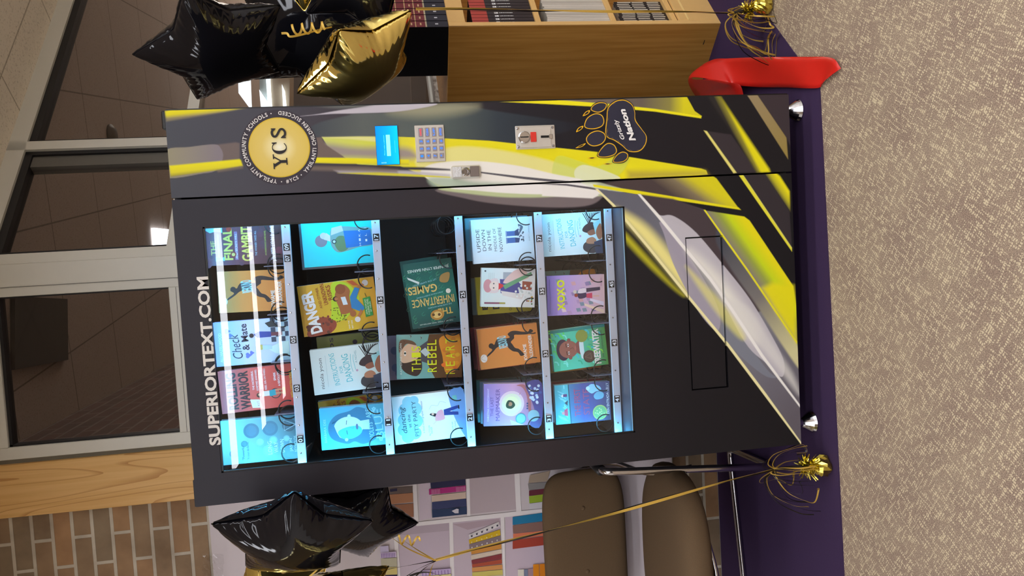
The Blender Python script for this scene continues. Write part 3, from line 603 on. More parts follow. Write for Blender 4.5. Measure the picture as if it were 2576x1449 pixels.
for sx_ in (A[0]+.007, A[1]-.007):
    for sz_ in (A[2]+.0065, A[3]-.0065):
        b = MB(); b.lathe([(.0042, 0), (.0038, .002), (0, .0028)], 12, o=(sx_, -.004, sz_), axis='y'); part(b, 'screw', chrome_m, cm)
# handle lock
b = MB(); b.box((.829, -.010, 1.003), (.8635, .002, 1.081), bev=.003); lk = part(b, 'lock_housing', steel_m, panel)
b = MB(); b.box((.832, -.0125, 1.006), (.8605, -.0095, 1.031), bev=.001); part(b, 'lever', mat_plain('worn_steel', 0x8a807c, .45, .8), lk)
b = MB(); b.box((.832, -.013, 1.054), (.8605, -.0095, 1.0785), bev=.001); part(b, 'maker_plate', mat_plain('etched_plate', 0xd6d8da, .5, .6, bump=.8, nscale=200), lk)
b = MB(); b.lathe([(.0115, -.001), (.0115, .004), (.009, .0065), (.0055, .0065), (.005, .0045), (0, .0045)], 24, o=(.846, -.0095, 1.0425), axis='y'); part(b, 'key_cylinder', chrome_m, lk)
# shelves inside the machine
RY = .075
rails = [((712, 558), (765, 1155)), ((940, 548), (985, 1140)), ((1150, 537), (1187, 1112)), ((1347, 527), (1386, 1092)), ((1523, 517), (1558, 1076))]
RZ = []
for a, c in rails: RZ.append((at_y(a[0], a[1], RY)[2]+at_y(c[0], c[1], RY)[2])/2)
tags = [[('01', 753, 1105), ('03', 743, 977), ('05', 733, 855), ('07', 718, 650), ('09', 713, 622)], [('11', 978, 1062), ('13', 971, 972), ('15', 957, 755), ('17', 944, 597)], [('21', 1184, 1050), ('23', 1172, 880), ('25', 1163, 741)], [('31', 1380, 1053), ('33', 1371, 890), ('35', 1360, 733), ('37', 1350, 600)], [('41', 1556, 1003), ('43', 1545, 862), ('45', 1537, 715), ('47', 1528, 598)]]
dividers = [[(705, 668), (716, 790), (722, 910), (732, 1040)], [(938, 682), (950, 828), (962, 985)], [(1143, 635), (1155, 828), (1165, 967)], [(1344, 665), (1355, 800), (1362, 940)], [(1521, 655), (1533, 812), (1540, 942)]]
TRAY = []
for r, rz in enumerate(RZ):
    z1 = rz+.011
    b = MB(); b.box((.05, RY-.006, z1-.023), (.783, RY+.002, z1), bev=.0015)
    sh = part(b, 'shelf_rail', alum_m, vm)
    b = MB(); b.box((.05, RY+.003, z1-.014), (.783, .54, z1-.010)); part(b, 'tray', dark_m, sh); TRAY.append(z1-.010)
    for tx, x, y in tags[r]:
        p = at_y(x, y, RY-.006)
        b = MB(); b.box((p[0]-.010, RY-.0075, rz-.0085), (p[0]+.010, RY-.006, rz+.0085), 0x101216)
        cv = Canvas(b, (p[0]-.010, RY-.0077, rz-.0085), (.02, 0, 0), (0, 0, .017), step=.0001); cv.text(tx, .5, .5, .82, .66, C3(235, 240, 250), bold=.02)
        part(b, 'number_tag', cover_mat, sh)
    for x, y in dividers[r]:
        p = at_y(x, y, RY+.01)
        b = MB(); b.box((p[0]-.0012, RY+.01, z1-.010), (p[0]+.0012, .52, z1+.055)); part(b, 'divider', mat_plain('divider_steel', 0x77809a, .35, .6) if 'divider_steel' not in MATS else MATS['divider_steel'], sh)
    for k in range(9):
        xx = .1+k*.078; b_ = MB(); b_.lathe([(.0026, 0), (.0022, .002), (0, .0024)], 10, o=(xx, RY-.006, rz+.001), axis='y')
        if all(abs(xx-at_y(x, y, RY-.006)[0]) > .014 for _, x, y in tags[r]): part(b_, 'rivet', chrome_m, sh)
b = MB(); b.add([(.05, .085, .612), (.783, .085, .612), (.783, .014, .600), (.05, .014, .600)], [(3, 2, 1, 0)], 0x39404e); b.box((.05, .085, .54), (.783, .54, .55), 0x16181e)
part(b, 'drop_ledge', mat_attr('ledge', .35, .6), vm)
b = MB(); b.box((WX0+.004, .004, WZ0+.0005), (WX1-.004, .0084, WZ0+.006)); part(b, 'sill_strip', mat_plain('bright_edge', 0x9fc4dc, .3, .4), vm)
# coils
def coil_mesh():
    mb = MB(); pts = []; R = .027
    for k in range(5):
        y0 = .012+k*.085
        n = 26
        for i in range(n+1):
            t = i/n; a = -PI/2+2*PI*t; pts.append((R*math.cos(a), y0+.024*t, R+R*math.sin(a)))
        if k < 4: pts += [(0, y0+.045, 0), (0, y0+.065, 0)]
    pts = pts[5:]
    mb.tube(pts, .0019, 6); return mb
coil0 = None
def add_coil(x, row, mir=1):
    global coil0
    z = TRAY[row]+.002
    if coil0 is None:
        coil0 = coil_mesh().build('spiral_coil', wire_m, vm, smooth=True); o = coil0
    else:
        o = coil0.copy(); COL.objects.link(o); o.parent = vm
    o.location = (x, RY+.002, z); o.scale = (mir, 1, 1)
# ------------------------------------------------------------------ books in the machine
Wh = 0xf4f6f8; BK = 0x15161a
def face(cv, cx, cy, r, skin, hair, dirn=1):
    cv.ell(cx, cy+r*.25, r*1.25, None, hair); cv.ell(cx, cy, r, r*1.15*cv.W/cv.H, skin)
def cov_gambit(cv):
    cv.grad(0, 0, 1, 1, 0x4a3038, 0x5c3444, 0x7a4258)
    for k in range(14): cv.ell(rr.random(), rr.random(), .05+.06*rr.random(), None, (100+rr.randint(-20, 20), 56, 76), 10)
    cv.text('THE', .42, .90, .34, .06, 0xd8b860, bold=.02); cv.rect(.1, .82, .75, .855, 0x8a6a90); cv.text('SECRETS WILL COME OUT', .42, .837, .6, .02, 0xe0e8f0)
    cv.text('FINAL', .5, .72, .76, .11, 0xdcc460, bold=.03); cv.rect(.12, .6, .8, .64, 0x8a6a90); cv.text('AND SECRETS WILL', .45, .62, .6, .022, 0xe0e8f0)
    cv.text('GAMBIT', .5, .49, .84, .13, 0xdcc460, bold=.03); cv.text('THE WINNER TAKES ALL', .5, .38, .6, .025, 0xa8c8e0)
    cv.poly([(.1, .77), (.2, .77), (.18, .80), (.2, .88), (.1, .88), (.12, .80)], 0x7fb4c4); cv.ell(.25, .66, .07, None, 0x8a3a3a); cv.ell(.25, .66, .04, None, 0xd8c070)
    cv.poly([(.78, .78), (.95, .78), (.92, .86), (.95, .96), (.85, .99), (.78, .93), (.82, .86)], 0x9fd8e8); cv.ell(.86, .70, .06, None, 0xb03428)
    cv.text('AN INHERITANCE GAMES NOVEL', .5, .26, .6, .02, 0xb8c860); cv.text('JENNIFER LYNN BARNES', .5, .17, .9, .05, 0xe6e6ea, bold=.01)
def cov_rebound(cv):
    cv.grad(0, 0, 1, 1, 0xe59248, 0xdc8a42, 0xc98040)
    cv.ell(.27, .93, .10, .055, 0xdcd4cc); cv.line([(.2, .9), (.27, .97), (.35, .92)], .001, 0xa08878, True)
    cv.poly(spl([(.30, .88), (.36, .86), (.46, .78), (.53, .83), (.60, .80), (.58, .74), (.66, .71), (.72, .66), (.70, .52), (.72, .47), (.80, .50), (.86, .44), (.86, .36), (.82, .26), (.80, .16), (.86, .12), (.80, .07), (.74, .16), (.75, .30), (.76, .39), (.68, .40), (.60, .46), (.54, .44), (.44, .40), (.40, .34), (.30, .28), (.24, .26), (.22, .32), (.32, .36), (.36, .44), (.44, .50), (.52, .54), (.53, .62), (.50, .70), (.42, .76), (.34, .83)], 4), 0x26242a)
    cv.ell(.56, .79, .065, None, 0x1d1c20); cv.text('REBOUND', .62, .6, .30, .15, 0x9fe0ee, rot=.12, bold=.02)
    cv.text('KWAME', .30, .24, .40, .055, 0xf2ece6, bold=.03); cv.text('ALEXANDER', .42, .14, .60, .055, 0xf2ece6, bold=.03); cv.text('AUTHOR OF THE CROSSOVER', .42, .085, .5, .018, 0x5a3a20)
def cov_check(cv):
    cv.grad(0, 0, 1, 1, 0xbfe6ee, 0xd4d0f0, 0xb6b0ea)
    cv.text('ALI HAZELWOOD', .42, .93, .66, .035, 0xe8f2ff, bold=.01)
    cv.text('Check', .42, .74, .56, .12, 0x1b1c34, rot=.15, shear=.3); cv.text('& Mate', .62, .62, .60, .09, 0x1b1c34, rot=.05, bold=.02)
    for (a, c, s_) in ((.78, .84, .04), (.68, .80, .03), (.2, .6, .04), (.25, .55, .03)): cv.ell(a-s_*.6, c, s_, None, 0x6a74c8, 10); cv.ell(a+s_*.6, c, s_, None, 0x6a74c8, 10); cv.poly([(a-s_*1.5, c), (a, c-s_*1.4), (a+s_*1.5, c)], 0x6a74c8)
    for i in range(5):
        for j in range(4):
            if (i+j) % 2: cv.rect(.46+.11*i, .04+.06*j, .57+.11*i, .10+.06*j, 0x2f4660)
    cv.poly([(.12, .06), (.2, .24), (.32, .34), (.42, .2), (.46, .06)], 0xd8f4f0); cv.ell(.36, .42, .06, None, 0xc8b86a); cv.rect(.3, .28, .40, .40, 0xbfe0f0)
    cv.poly([(.58, .28), (.70, .28), (.72, .44), (.66, .50), (.58, .46)], 0x2c4aa0); cv.rect(.6, .14, .68, .28, 0x703848); cv.ell(.64, .53, .05, None, 0x1c1a24); cv.poly([(.8, .2), (.95, .25), (.9, .35), (.8, .3)], 0x26323a)
def cov_rolling(cv):
    cv.grad(0, 0, 1, 1, 0xe04a44, 0xdd5a52, 0xd85a5a)
    cv.text('ROLLING', .5, .84, .86, .13, 0x38282c, bold=.04); cv.text('WARRIOR', .5, .68, .90, .13, 0x38282c, bold=.04)
    cv.text('THE INCREDIBLE,', .7, .56, .45, .025, Wh); cv.text('SOMETIMES AWKWARD,', .7, .51, .5, .025, Wh); cv.text('TRUE STORY OF A', .7, .455, .45, .028, Wh, bold=.02); cv.text('REBEL GIRL ON WHEELS', .7, .40, .5, .025, Wh); cv.text('SPARK', .74, .27, .2, .03, Wh, bold=.02); cv.text('A REVOLUTION', .7, .22, .4, .03, Wh, bold=.02)
    cv.poly([(.04, .47), (.24, .50), (.26, .62), (.06, .60)], 0xe8f6f4); cv.text('LOST', .15, .57, .13, .03, 0xc8a040, rot=.05); cv.text('KIT', .15, .52, .12, .03, 0xc84060, rot=.05)
    cv.ell(.34, .28, .12, None, 0x38323c); cv.ell(.34, .28, .10, None, 0xd86058); cv.poly([(.28, .36), (.42, .36), (.44, .28), (.3, .27)], 0x1f9fb0); cv.poly([(.3, .46), (.42, .44), (.42, .36), (.3, .36)], 0xe8d8cc); cv.ell(.34, .50, .055, None, 0x4a2c24); cv.ell(.35, .49, .035, None, 0xd8a080); cv.rect(.32, .18, .36, .28, 0xd89878); cv.rect(.40, .18, .44, .28, 0xd89878); cv.rect(.30, .15, .46, .18, 0xd8c040)
    cv.text('WITH KRISTEN JOINER', .52, .06, .66, .04, 0xe8d040, bold=.01)
def cov_long(cv):
    cv.grad(0, 0, 1, 1, 0x5a7f8c, 0x6fa8b0, 0x9fd4d8)
    for a, c, s_, k in ((.72, .62, .17, 0x4d7a8c), (.74, .38, .17, 0x4d7a8c), (.78, .14, .15, 0x4d6874), (.44, .72, .07, 0x4f8890), (.45, .52, .08, 0x86c0c0), (.47, .35, .09, 0x7fb8b0), (.48, .18, .07, 0x88b8c0), (.24, .86, .09, 0x6f98a8), (.24, .42, .13, 0x78b090)): cv.ell(a, c, s_, None, k); cv.ell(a, c, s_*.7, None, tuple(int(v*1.08) for v in ((k >> 16) & 255, (k >> 8) & 255, k & 255)))
    cv.line([(.78, .05), (.66, .2), (.9, .2), (.78, .05)], .002, 0xb8d0d8); cv.text('"Powerful"', .25, .74, .34, .03, 0x2f6878); cv.text('"A tour de force"', .28, .68, .42, .028, 0x2f6878)
    cv.text('LONG', .3, .40, .3, .05, 0xd8f0f4); cv.text('WAY', .3, .32, .24, .05, 0xd8f0f4); cv.text('DOWN', .32, .24, .3, .05, 0xd8f0f4); cv.text('JASON', .32, .13, .3, .035, 0xd0e8ee); cv.text('REYNOLDS', .34, .07, .36, .035, 0xd0e8ee)
def cov_cyan(cv):
    cv.grad(0, 0, 1, 1, 0x18e2f2, 0x10e8f4, 0x30dcee)
    cv.ell(.55, .74, .13, .085, 0x8a8a98); cv.ell(.66, .70, .07, .05, 0xd8d0d4); cv.poly([(.58, .70), (.72, .66), (.62, .58), (.52, .60)], 0xe0d8dc)
    cv.poly(spl([(.28, .52), (.42, .60), (.62, .61), (.80, .58), (.84, .42), (.80, .22), (.78, .06), (.62, .0), (.40, .02), (.36, .22), (.30, .38)], 4), 0x7fa8a8)
    cv.poly([(.66, .60), (.82, .58), (.86, .44), (.74, .42)], 0xd2ccd0); cv.poly(spl([(.30, .50), (.5, .56), (.64, .48), (.56, .36), (.34, .38)], 4), 0x6a8a64)
    cv.poly([(.36, .40), (.74, .42), (.72, .04), (.40, .02)], 0x1f78c8); cv.ell(.52, .56, .05, None, 0x30484c); cv.ell(.52, .56, .03, None, 0xc8e0e0)
    for t_, a in (('H', .42), ('I', .52), ('K', .62), ('A', .72)): cv.text(t_, a, .20, .06, .025, Wh)
    for t_, a in (('I', .5), ('L', .62), ('E', .76)): cv.text(t_, a, .11, .05, .025, Wh)
def cov_danger(cv):
    cv.grad(0, 0, 1, 1, 0xe2a828, 0xd8c030, 0xe0a838)
    cv.poly(spl([(.0, .95), (.22, .90), (.34, .80), (.30, .62), (.18, .56), (.06, .60), (0, .7)], 4), 0x9a4a34)
    for k in range(26): cv.ell(.02+.32*rr.random(), .58+.36*rr.random(), .02+.02*rr.random(), None, (120+rr.randint(-30, 30), 56, 46), 8)
    cv.poly(spl([(.28, .62), (.45, .60), (.95, .56), (.98, .42), (.86, .30), (.60, .22), (.34, .36), (.22, .48)], 4), 0xbfe030)
    for k in range(40): cv.ell(.2+.3*rr.random(), .42+.2*rr.random(), .012, None, 0x6a6a28, 6)
    cv.text('DANGER', .46, .86, .84, .15, 0xf0f6fa, rot=.12, bold=.05); cv.text('AND OTHER', .72, .74, .42, .035, 0x9a4a24, rot=.10); cv.text('UNKNOWN', .78, .67, .42, .055, 0x9a3a24, rot=.1, bold=.01); cv.text('RISKS', .80, .60, .3, .055, 0x9a3a24, rot=.1, bold=.01)
    cv.poly(spl([(.34, .47), (.48, .50), (.60, .52), (.74, .53), (.86, .48), (.92, .40), (.80, .33), (.66, .35), (.5, .34), (.38, .33)], 4), 0xa8683c); cv.ell(.84, .45, .10, None, 0x94552e); cv.ell(.33, .33, .065, .04, 0xa8683c)
    cv.ell(.66, .53, .05, None, 0x2a2020); cv.ell(.66, .52, .035, None, 0xb87848); cv.poly([(.52, .44), (.68, .46), (.68, .40), (.52, .38)], 0xd8e8f4)
    cv.poly([(.44, .34), (.66, .34), (.84, .26), (.80, .20), (.62, .26), (.40, .16), (.34, .22)], 0x2a86c8); cv.poly([(.34, .20), (.40, .22), (.26, .28), (.22, .26)], 0xb87848); cv.ell(.2, .28, .055, None, 0xe8e8e8); cv.ell(.9, .12, .06, None, 0xd8d8d8); cv.poly([(.80, .2), (.84, .24), (.9, .16), (.86, .13)], 0xb87848)
    cv.poly([(.24, .07), (.62, .08), (.60, .18), (.22, .17)], 0x2e9a48); cv.text('JAMAL RYAN SAM', .42, .15, .3, .02, 0xe8f8e8); cv.text('A GRAPHIC NOVEL', .42, .12, .32, .025, 0xe8f8e8); cv.text('BY NILES', .42, .09, .2, .018, 0xe8f8e8)
    cv.line([(.62, .13), (.70, .14)], .0015, 0x205028); cv.poly([(.86, .2), (.98, .28), (.98, .36), (.88, .28)], 0xc05a2c)
    cv.text('READ THE', .12, .40, .16, .018, Wh); cv.text('BEST ONE', .12, .36, .16, .018, Wh)
def cov_instr(cv):
    cv.grad(0, 0, 1, 1, 0xd4f0f4, 0xe2f4f6, 0xd8eaec)
    cv.text('nicola yoon', .46, .87, .68, .05, 0x5a6068); cv.line([(.15, .79), (.85, .79)], .0006, 0x8fb8c0)
    cv.text('INSTRUCTIONS', .52, .68, .72, .075, 0x4fc6d4, rot=.10); cv.text('FOR', .50, .585, .16, .045, 0x4fc6d4, rot=.1); cv.text('DANCING', .52, .50, .62, .09, 0x4fc6d4, rot=.1)
    cv.line([(.42, .42), (.6, .44), (.82, .43)], .0012, 0x4fc6d4, True); cv.line([(.46, .38), (.7, .40), (.8, .39)], .0012, 0x4fc6d4, True); cv.text('A NOVEL', .75, .36, .28, .028, 0x6fb0bc)
    for k in range(9): a = .1+.9*k/9; cv.line([(.60, .20+.01*k), (.74+.02*k, .22-.012*k), (.98, .30-.035*k)], .0022, 0x2c2a32, True)
    cv.poly(spl([(.50, .22), (.56, .32), (.68, .28), (.76, .16), (.66, .10), (.56, .12)], 4), 0x3e3238); cv.poly(spl([(.44, .20), (.52, .24), (.58, .16), (.56, .08), (.48, .10)], 4), 0x9a6450)
    cv.poly([(.48, .11), (.72, .14), (.82, .02), (.52, .0)], 0xa8e4ec); cv.poly(spl([(.34, .06), (.5, .10), (.66, .06), (.7, .01), (.4, .0)], 4), 0xa87058)
    cv.poly(spl([(.02, .22), (.12, .32), (.26, .30), (.32, .18), (.22, .08), (.04, .10)], 4), 0x42444c); cv.poly(spl([(.26, .26), (.36, .25), (.40, .16), (.32, .10), (.24, .14)], 4), 0xb88468); cv.poly([(.0, .12), (.28, .14), (.34, .0), (0, 0)], 0x3f4c66); cv.ell(.44, .36, .025, None, 0xc8a8c8)
def cov_violets(cv):
    cv.grad(0, 0, 1, 1, 0x5fb4cc, 0x5fb0d0, 0x46c0e8)
    cv.text('BARBARA DEE', .45, .93, .56, .035, 0xa8e0ee, bold=.0)
    cv.poly(spl([(.10, .62), (.26, .84), (.56, .88), (.80, .76), (.88, .55), (.96, .42), (.84, .26), (.55, .18), (.2, .16), (.06, .36), (.14, .5)], 5), 0x3a7fa4)
    cv.poly([(.42, .42), (.62, .42), (.64, .26), (.40, .26)], 0xbfdcdc); cv.ell(.48, .58, .27, .22, 0xc8e0dc); cv.poly(spl([(.22, .66), (.4, .74), (.50, .60), (.50, .42), (.36, .38), (.24, .48)], 5), 0x52c8e4)
    cv.poly(spl([(.20, .70), (.40, .76), (.68, .80), (.74, .68), (.60, .82), (.36, .84)], 4), 0x3a7fa4); cv.line([(.32, .60), (.42, .61)], .0016, 0x2a5870); cv.line([(.56, .61), (.66, .60)], .0016, 0x2a5870); cv.ell(.49, .45, .07, .018, 0x6a7094); cv.line([(.49, .56), (.46, .51), (.50, .50)], .001, 0x5a98a8)
    cv.ell(.2, .62, .04, None, 0xbfe0e0); cv.ell(.76, .56, .04, None, 0xbfe0e0)
    cv.text('VIOLETS', .36, .24, .40, .07, 0xa8e4f0, rot=.08); cv.text('ARE', .78, .27, .22, .07, 0xa8e4f0, rot=.05); cv.text('BLUE', .52, .12, .70, .12, 0xa8e4f0, rot=.05)
    for a, c in ((.88, .18), (.8, .22), (.2, .06), (.26, .04), (.14, .10)): [cv.ell(a+.03*math.cos(k*1.257), c+.02*math.sin(k*1.257), .022, None, 0x9fe6f4, 8) for k in range(5)]
def cov_inherit(cv):
    cv.grad(0, 0, 1, 1, 0x16544e, 0x1c7468, 0x22504e)
    for k in range(46):
        a, c = rr.random(), .06+.86*rr.random(); cv.line(spl([(a, c), (a+.05, c+.03), (a+.03, c+.06), (a-.02, c+.04)], 3, False), .0012, (40+rr.randint(0, 40), 150+rr.randint(-20, 20), 120), False)
    cv.text('THE NEW YORK TIMES BESTSELLER', .5, .955, .7, .016, 0xd8e8e0)
    cv.text('THE', .28, .80, .30, .10, 0xd8b860, bold=.02); cv.text('SHE CAME FROM NOTHING', .38, .71, .5, .02, 0x9fd8e8, rot=.06); cv.text('INHERITANCE', .5, .62, .88, .12, 0xdcc070, bold=.01)
    cv.text('THEY HAVE EVERYTHING', .55, .52, .56, .02, 0x9fd8e8, rot=.1); cv.text('GAMES', .68, .42, .60, .12, 0xdcc070, bold=.02); cv.text('LET THE GAMES BEGIN', .62, .32, .5, .022, 0x9fd8e8, rot=.15)
    cv.ell(.46, .84, .14, .08, 0xb88840); cv.ell(.46, .84, .09, .05, 0xe0c078); cv.ell(.42, .84, .03, None, 0x5a4020, 10); cv.ell(.54, .83, .03, None, 0x5a4020, 10)
    cv.poly([(.72, .30), (.96, .20), (.94, .24), (.74, .33)], 0xd8e4e0); cv.poly(spl([(.08, .22), (.26, .24), (.3, .34), (.14, .36)], 4), 0xa88850); cv.ell(.16, .5, .05, None, 0xe8e4d8)
    cv.text('JENNIFER LYNN BARNES', .5, .12, .86, .042, 0xd8e8e0, bold=.01)
def cov_rebel(cv):
    cv.grad(0, 0, 1, 1, 0xc07828, 0x6fa098, 0x7fb0a8)
    cv.poly([(0, 0), (0, .42), (.3, .52), (.62, .56), (1, .5), (1, 0)], 0x5a3a1c); cv.poly(spl([(.10, .24), (.5, .30), (.9, .34), (1, .1), (.9, .02), (.3, .02)], 5), 0xd88a28)
    for k in range(18): cv.poly(spl([(a := .1+.85*rr.random(), c := .02+.22*rr.random()), (a+.06, c+.03), (a+.02, c+.08), (a-.04, c+.05)], 3), (216+rr.randint(-40, 20), 140+rr.randint(-40, 30), 40))
    cv.poly(spl([(.06, .70), (.14, .86), (.30, .94), (.44, .92), (.42, .74), (.56, .66), (.40, .62), (.2, .62)], 5), 0x3a281e); cv.poly(spl([(.38, .92), (.62, .94), (.78, .84), (.80, .74), (.68, .66), (.5, .66), (.40, .76)], 5), 0xd8b090); cv.poly(spl([(.60, .96), (.88, .94), (.86, .76), (.76, .70), (.80, .84), (.7, .90)], 4), 0x6a4c38)
    cv.ell(.58, .87, .055, .018, 0xe8e4dc); cv.ell(.585, .87, .025, None, 0x2a3a30, 10); cv.ell(.53, .72, .06, .014, 0xa84c44); cv.poly([(.4, .64), (.72, .66), (.86, .52), (.3, .46), (.36, .56)], 0x4a4650); cv.poly([(.5, .56), (.62, .64), (.7, .56), (.56, .48)], 0xb8c4c8)
    for a, c in ((.84, .88), (.96, .78), (.92, .62), (.70, .60), (.16, .52)): cv.poly([(a-.05, c+.012), (a, c), (a+.04, c+.02), (a+.01, c-.012)], 0x5a3420)
    cv.text('KATHERINE LOGAN', .46, .935, .70, .028, 0xd8e4dc)
    for tx, xs_, yy in (('THIS', (.22, .38, .54, .68), .70), ('REBEL', (.2, .36, .52, .68, .82), .46), ('HEART', (.14, .32, .50, .68, .84), .18)):
        for ch, a in zip(tx, xs_): cv.text(ch, a, yy, .11, .14, 0xdce020, bold=.0)
def cov_pity(cv):
    cv.rect(0, 0, 1, 1, 0xf2f6fa); cv.poly(spl([(.0, .0), (.98, .0), (.99, .20), (.7, .20), (.35, .14), (.02, .04)], 5), 0x7fa4d8)
    for a, c, s_ in ((.14, .82, .13), (.3, .86, .14), (.5, .84, .15), (.7, .82, .15), (.86, .78, .12), (.2, .72, .13), (.45, .70, .15), (.7, .70, .15), (.88, .70, .1)): cv.ell(a, c, s_, None, 0x8fd0e4)
    cv.text('dancing', .5, .87, .56, .07, 0x24485c, rot=.05, shear=.3); cv.text('at the', .46, .785, .28, .04, 0x24485c, rot=.05); cv.text('PITY PARTY', .5, .70, .74, .055, 0x3a5c6c, rot=.03)
    cv.text('a dead mom graphic memoir', .52, .60, .68, .025, 0x7a8a98); cv.poly(spl([(.50, .44), (.55, .50), (.58, .46), (.56, .42), (.54, .38), (.50, .40)], 4), 0x1c1a24); cv.ell(.555, .455, .028, None, 0xe8b8a0)
    cv.poly(spl([(.40, .42), (.50, .42), (.60, .38), (.62, .32), (.52, .30), (.42, .30)], 4), 0xf0a0a8); cv.poly([(.50, .30), (.62, .30), (.68, .10), (.62, .09), (.57, .22), (.54, .10), (.48, .10)], 0x27408c); cv.rect(.60, .08, .68, .095, 0x16161c)
    cv.text('by TYLER', .22, .52, .22, .022, 0x7a8a98); cv.text('FEDER', .22, .49, .14, .022, 0x7a8a98); cv.line([(.5, .44), (.42, .40), (.34, .46)], .002, 0xe8b8a0)
    cv.line(spl([(.66, .5), (.74, .46), (.72, .38), (.8, .34), (.76, .26)], 4, False), .0008, 0xb8c4d0); cv.poly([(.80, .10), (.90, .11), (.89, .17), (.79, .16)], 0x7fc8c0)
    cv.text('mostly sad', .24, .20, .2, .018, 0x7a8a98); cv.text('but funny', .26, .16, .2, .018, 0x7a8a98)
def cov_upside(cv):
    cv.rect(0, 0, 1, 1, 0xe6f0f6)
    for i, (tx, w_) in enumerate((('UPSIDE', .52), ('DOWN', .48), ('IN THE', .46), ('MIDDLE OF', .52), ('NOWHERE', .56))): cv.text(tx, .52, .90-.09*i, w_, .055-.003*(i == 3)*4, 0x34383e, rot=.02, bold=-.005)
    cv.poly(spl([(.56, .26), (.66, .20), (.78, .16), (.84, .24), (.7, .22)], 4), 0x5a6a7a); cv.rect(.42, .30, .54, .44, 0x3f6aa8); cv.rect(.58, .30, .69, .44, 0x3f6aa8); cv.poly([(.42, .30), (.54, .30), (.52, .22), (.42, .24)], 0x2f4870); cv.poly([(.58, .30), (.69, .30), (.74, .24), (.58, .23)], 0x2f4870); cv.rect(.41, .43, .55, .45, 0x8898b8); cv.rect(.57, .43, .70, .45, 0x8898b8)
    for k in range(14): cv.ell(.42+.36*rr.random(), .16+.07*rr.random(), .02, None, rr.choice((0x3a4450, 0xd8dce0, 0x6a7a8a)), 8)
    cv.text('JULIE T. LAMANA', .62, .07, .36, .018, 0xa0a8b0)
def cov_manga(cv):
    cv.grad(0, 0, 1, 1, 0xf0f4f6, 0xe8f0f2, 0xd8f0f2); cv.text('1', .92, .93, .04, .03, 0x2f4450)
    for k in range(4): cv.line([(.66, .86-.03*k), (.88, .86-.03*k)], .0006, 0x9ab0b8)
    cv.rect(.68, .44, .9, .6, 0xaab4c0); cv.poly(spl([(.36, .84), (.48, .92), (.66, .88), (.74, .74), (.66, .68), (.40, .68)], 5), 0xe8dce0); cv.ell(.54, .88, .17, .08, 0xd49aa4); cv.ell(.54, .76, .12, .09, 0xf4e4dc)
    for a in (.49, .6): cv.ell(a, .77, .02, None, 0x4a5060, 8)
    cv.poly([(.36, .64), (.72, .66), (.70, .34), (.52, .22), (.30, .34)], 0x4a4f96); cv.poly([(.44, .68), (.62, .68), (.56, .56)], 0xd83848); cv.poly([(.3, .6), (.42, .64), (.34, .2), (.2, .24)], 0xe4e0e0)
    cv.poly(spl([(.62, .60), (.94, .40), (.98, .22), (.78, .12), (.68, .3)], 4), 0xe8c8c4); cv.poly([(.46, .56), (.84, .06), (.92, .08), (.56, .6)], 0x6aa880); cv.poly([(.44, .06), (.66, .06), (.68, .24), (.46, .24)], 0x9a5040)
    for k in range(30): cv.ell(.18+.4*rr.random(), .06+.3*rr.random(), .03, None, rr.choice((0xdfe8e8, 0xc8d4d4, 0xeef4f4)), 7)
    for k in range(10): cv.ell(.08+.2*rr.random(), .04+.16*rr.random(), .022, None, rr.choice((0xc8a030, 0x8a2a3c, 0x50803c)), 7)
    cv.rect(.08, .66, .12, .94, 0x8a4a6a); cv.rect(.08, .55, .12, .66, 0xa8a04a)
def cov_map(cv):
    cv.grad(0, 0, 1, 1, 0x9a6a88, 0xd8a0c0, 0x9a84c8); cv.ell(.52, .52, .30, None, 0xf0c8cc); cv.ell(.52, .52, .24, None, 0xeee0c0); cv.ell(.52, .52, .17, None, 0xf4efb8)
    cv.text('CHRISTINA SOONTORNVAT', .5, .925, .78, .028, 0xf0e0f4); cv.text('THE LAST', .46, .86, .46, .05, 0x6a4a8a); cv.text('MAPMAKER', .5, .76, .76, .07, 0x6a4a8a)
    cv.poly(spl([(.42, .60), (.5, .62), (.60, .58), (.58, .50), (.48, .46), (.40, .52)], 4), 0x2c4a3c); cv.ell(.51, .545, .05, None, 0xb88464); cv.poly(spl([(.46, .6), (.56, .6), (.58, .56), (.5, .575)], 3), 0x2c4a3c)
    cv.poly(spl([(.95, .44), (.90, .34), (.70, .26), (.3, .22), (.3, .18), (.72, .20), (.96, .30)], 4), 0xb86a6a); cv.poly(spl([(0, .2), (.3, .12), (.6, .18), (.98, .28), (1, 0), (0, 0)], 4), 0x5a4f8a)
    for k in range(22): cv.ell(.42+.56*rr.random(), .02+.22*rr.random(), .035, None, rr.choice((0xe8e8f0, 0x5a68a8, 0xcfd8ea)), 8)
    cv.ell(.16, .36, .13, None, 0x5a9aa4); cv.ell(.16, .36, .105, None, 0x86c4c4); cv.ell(.22, .14, .14, None, 0x9ab0b4)
    cv.poly([(.72, .4), (.8, .36), (.74, .38)], 0xc07848); cv.poly([(0, .3), (.14, .55), (.02, .52)], 0xe0d0e8)
    for a in (.38, .44, .50): cv.rect(a, .235, a+.035, .262, 0x38507a)
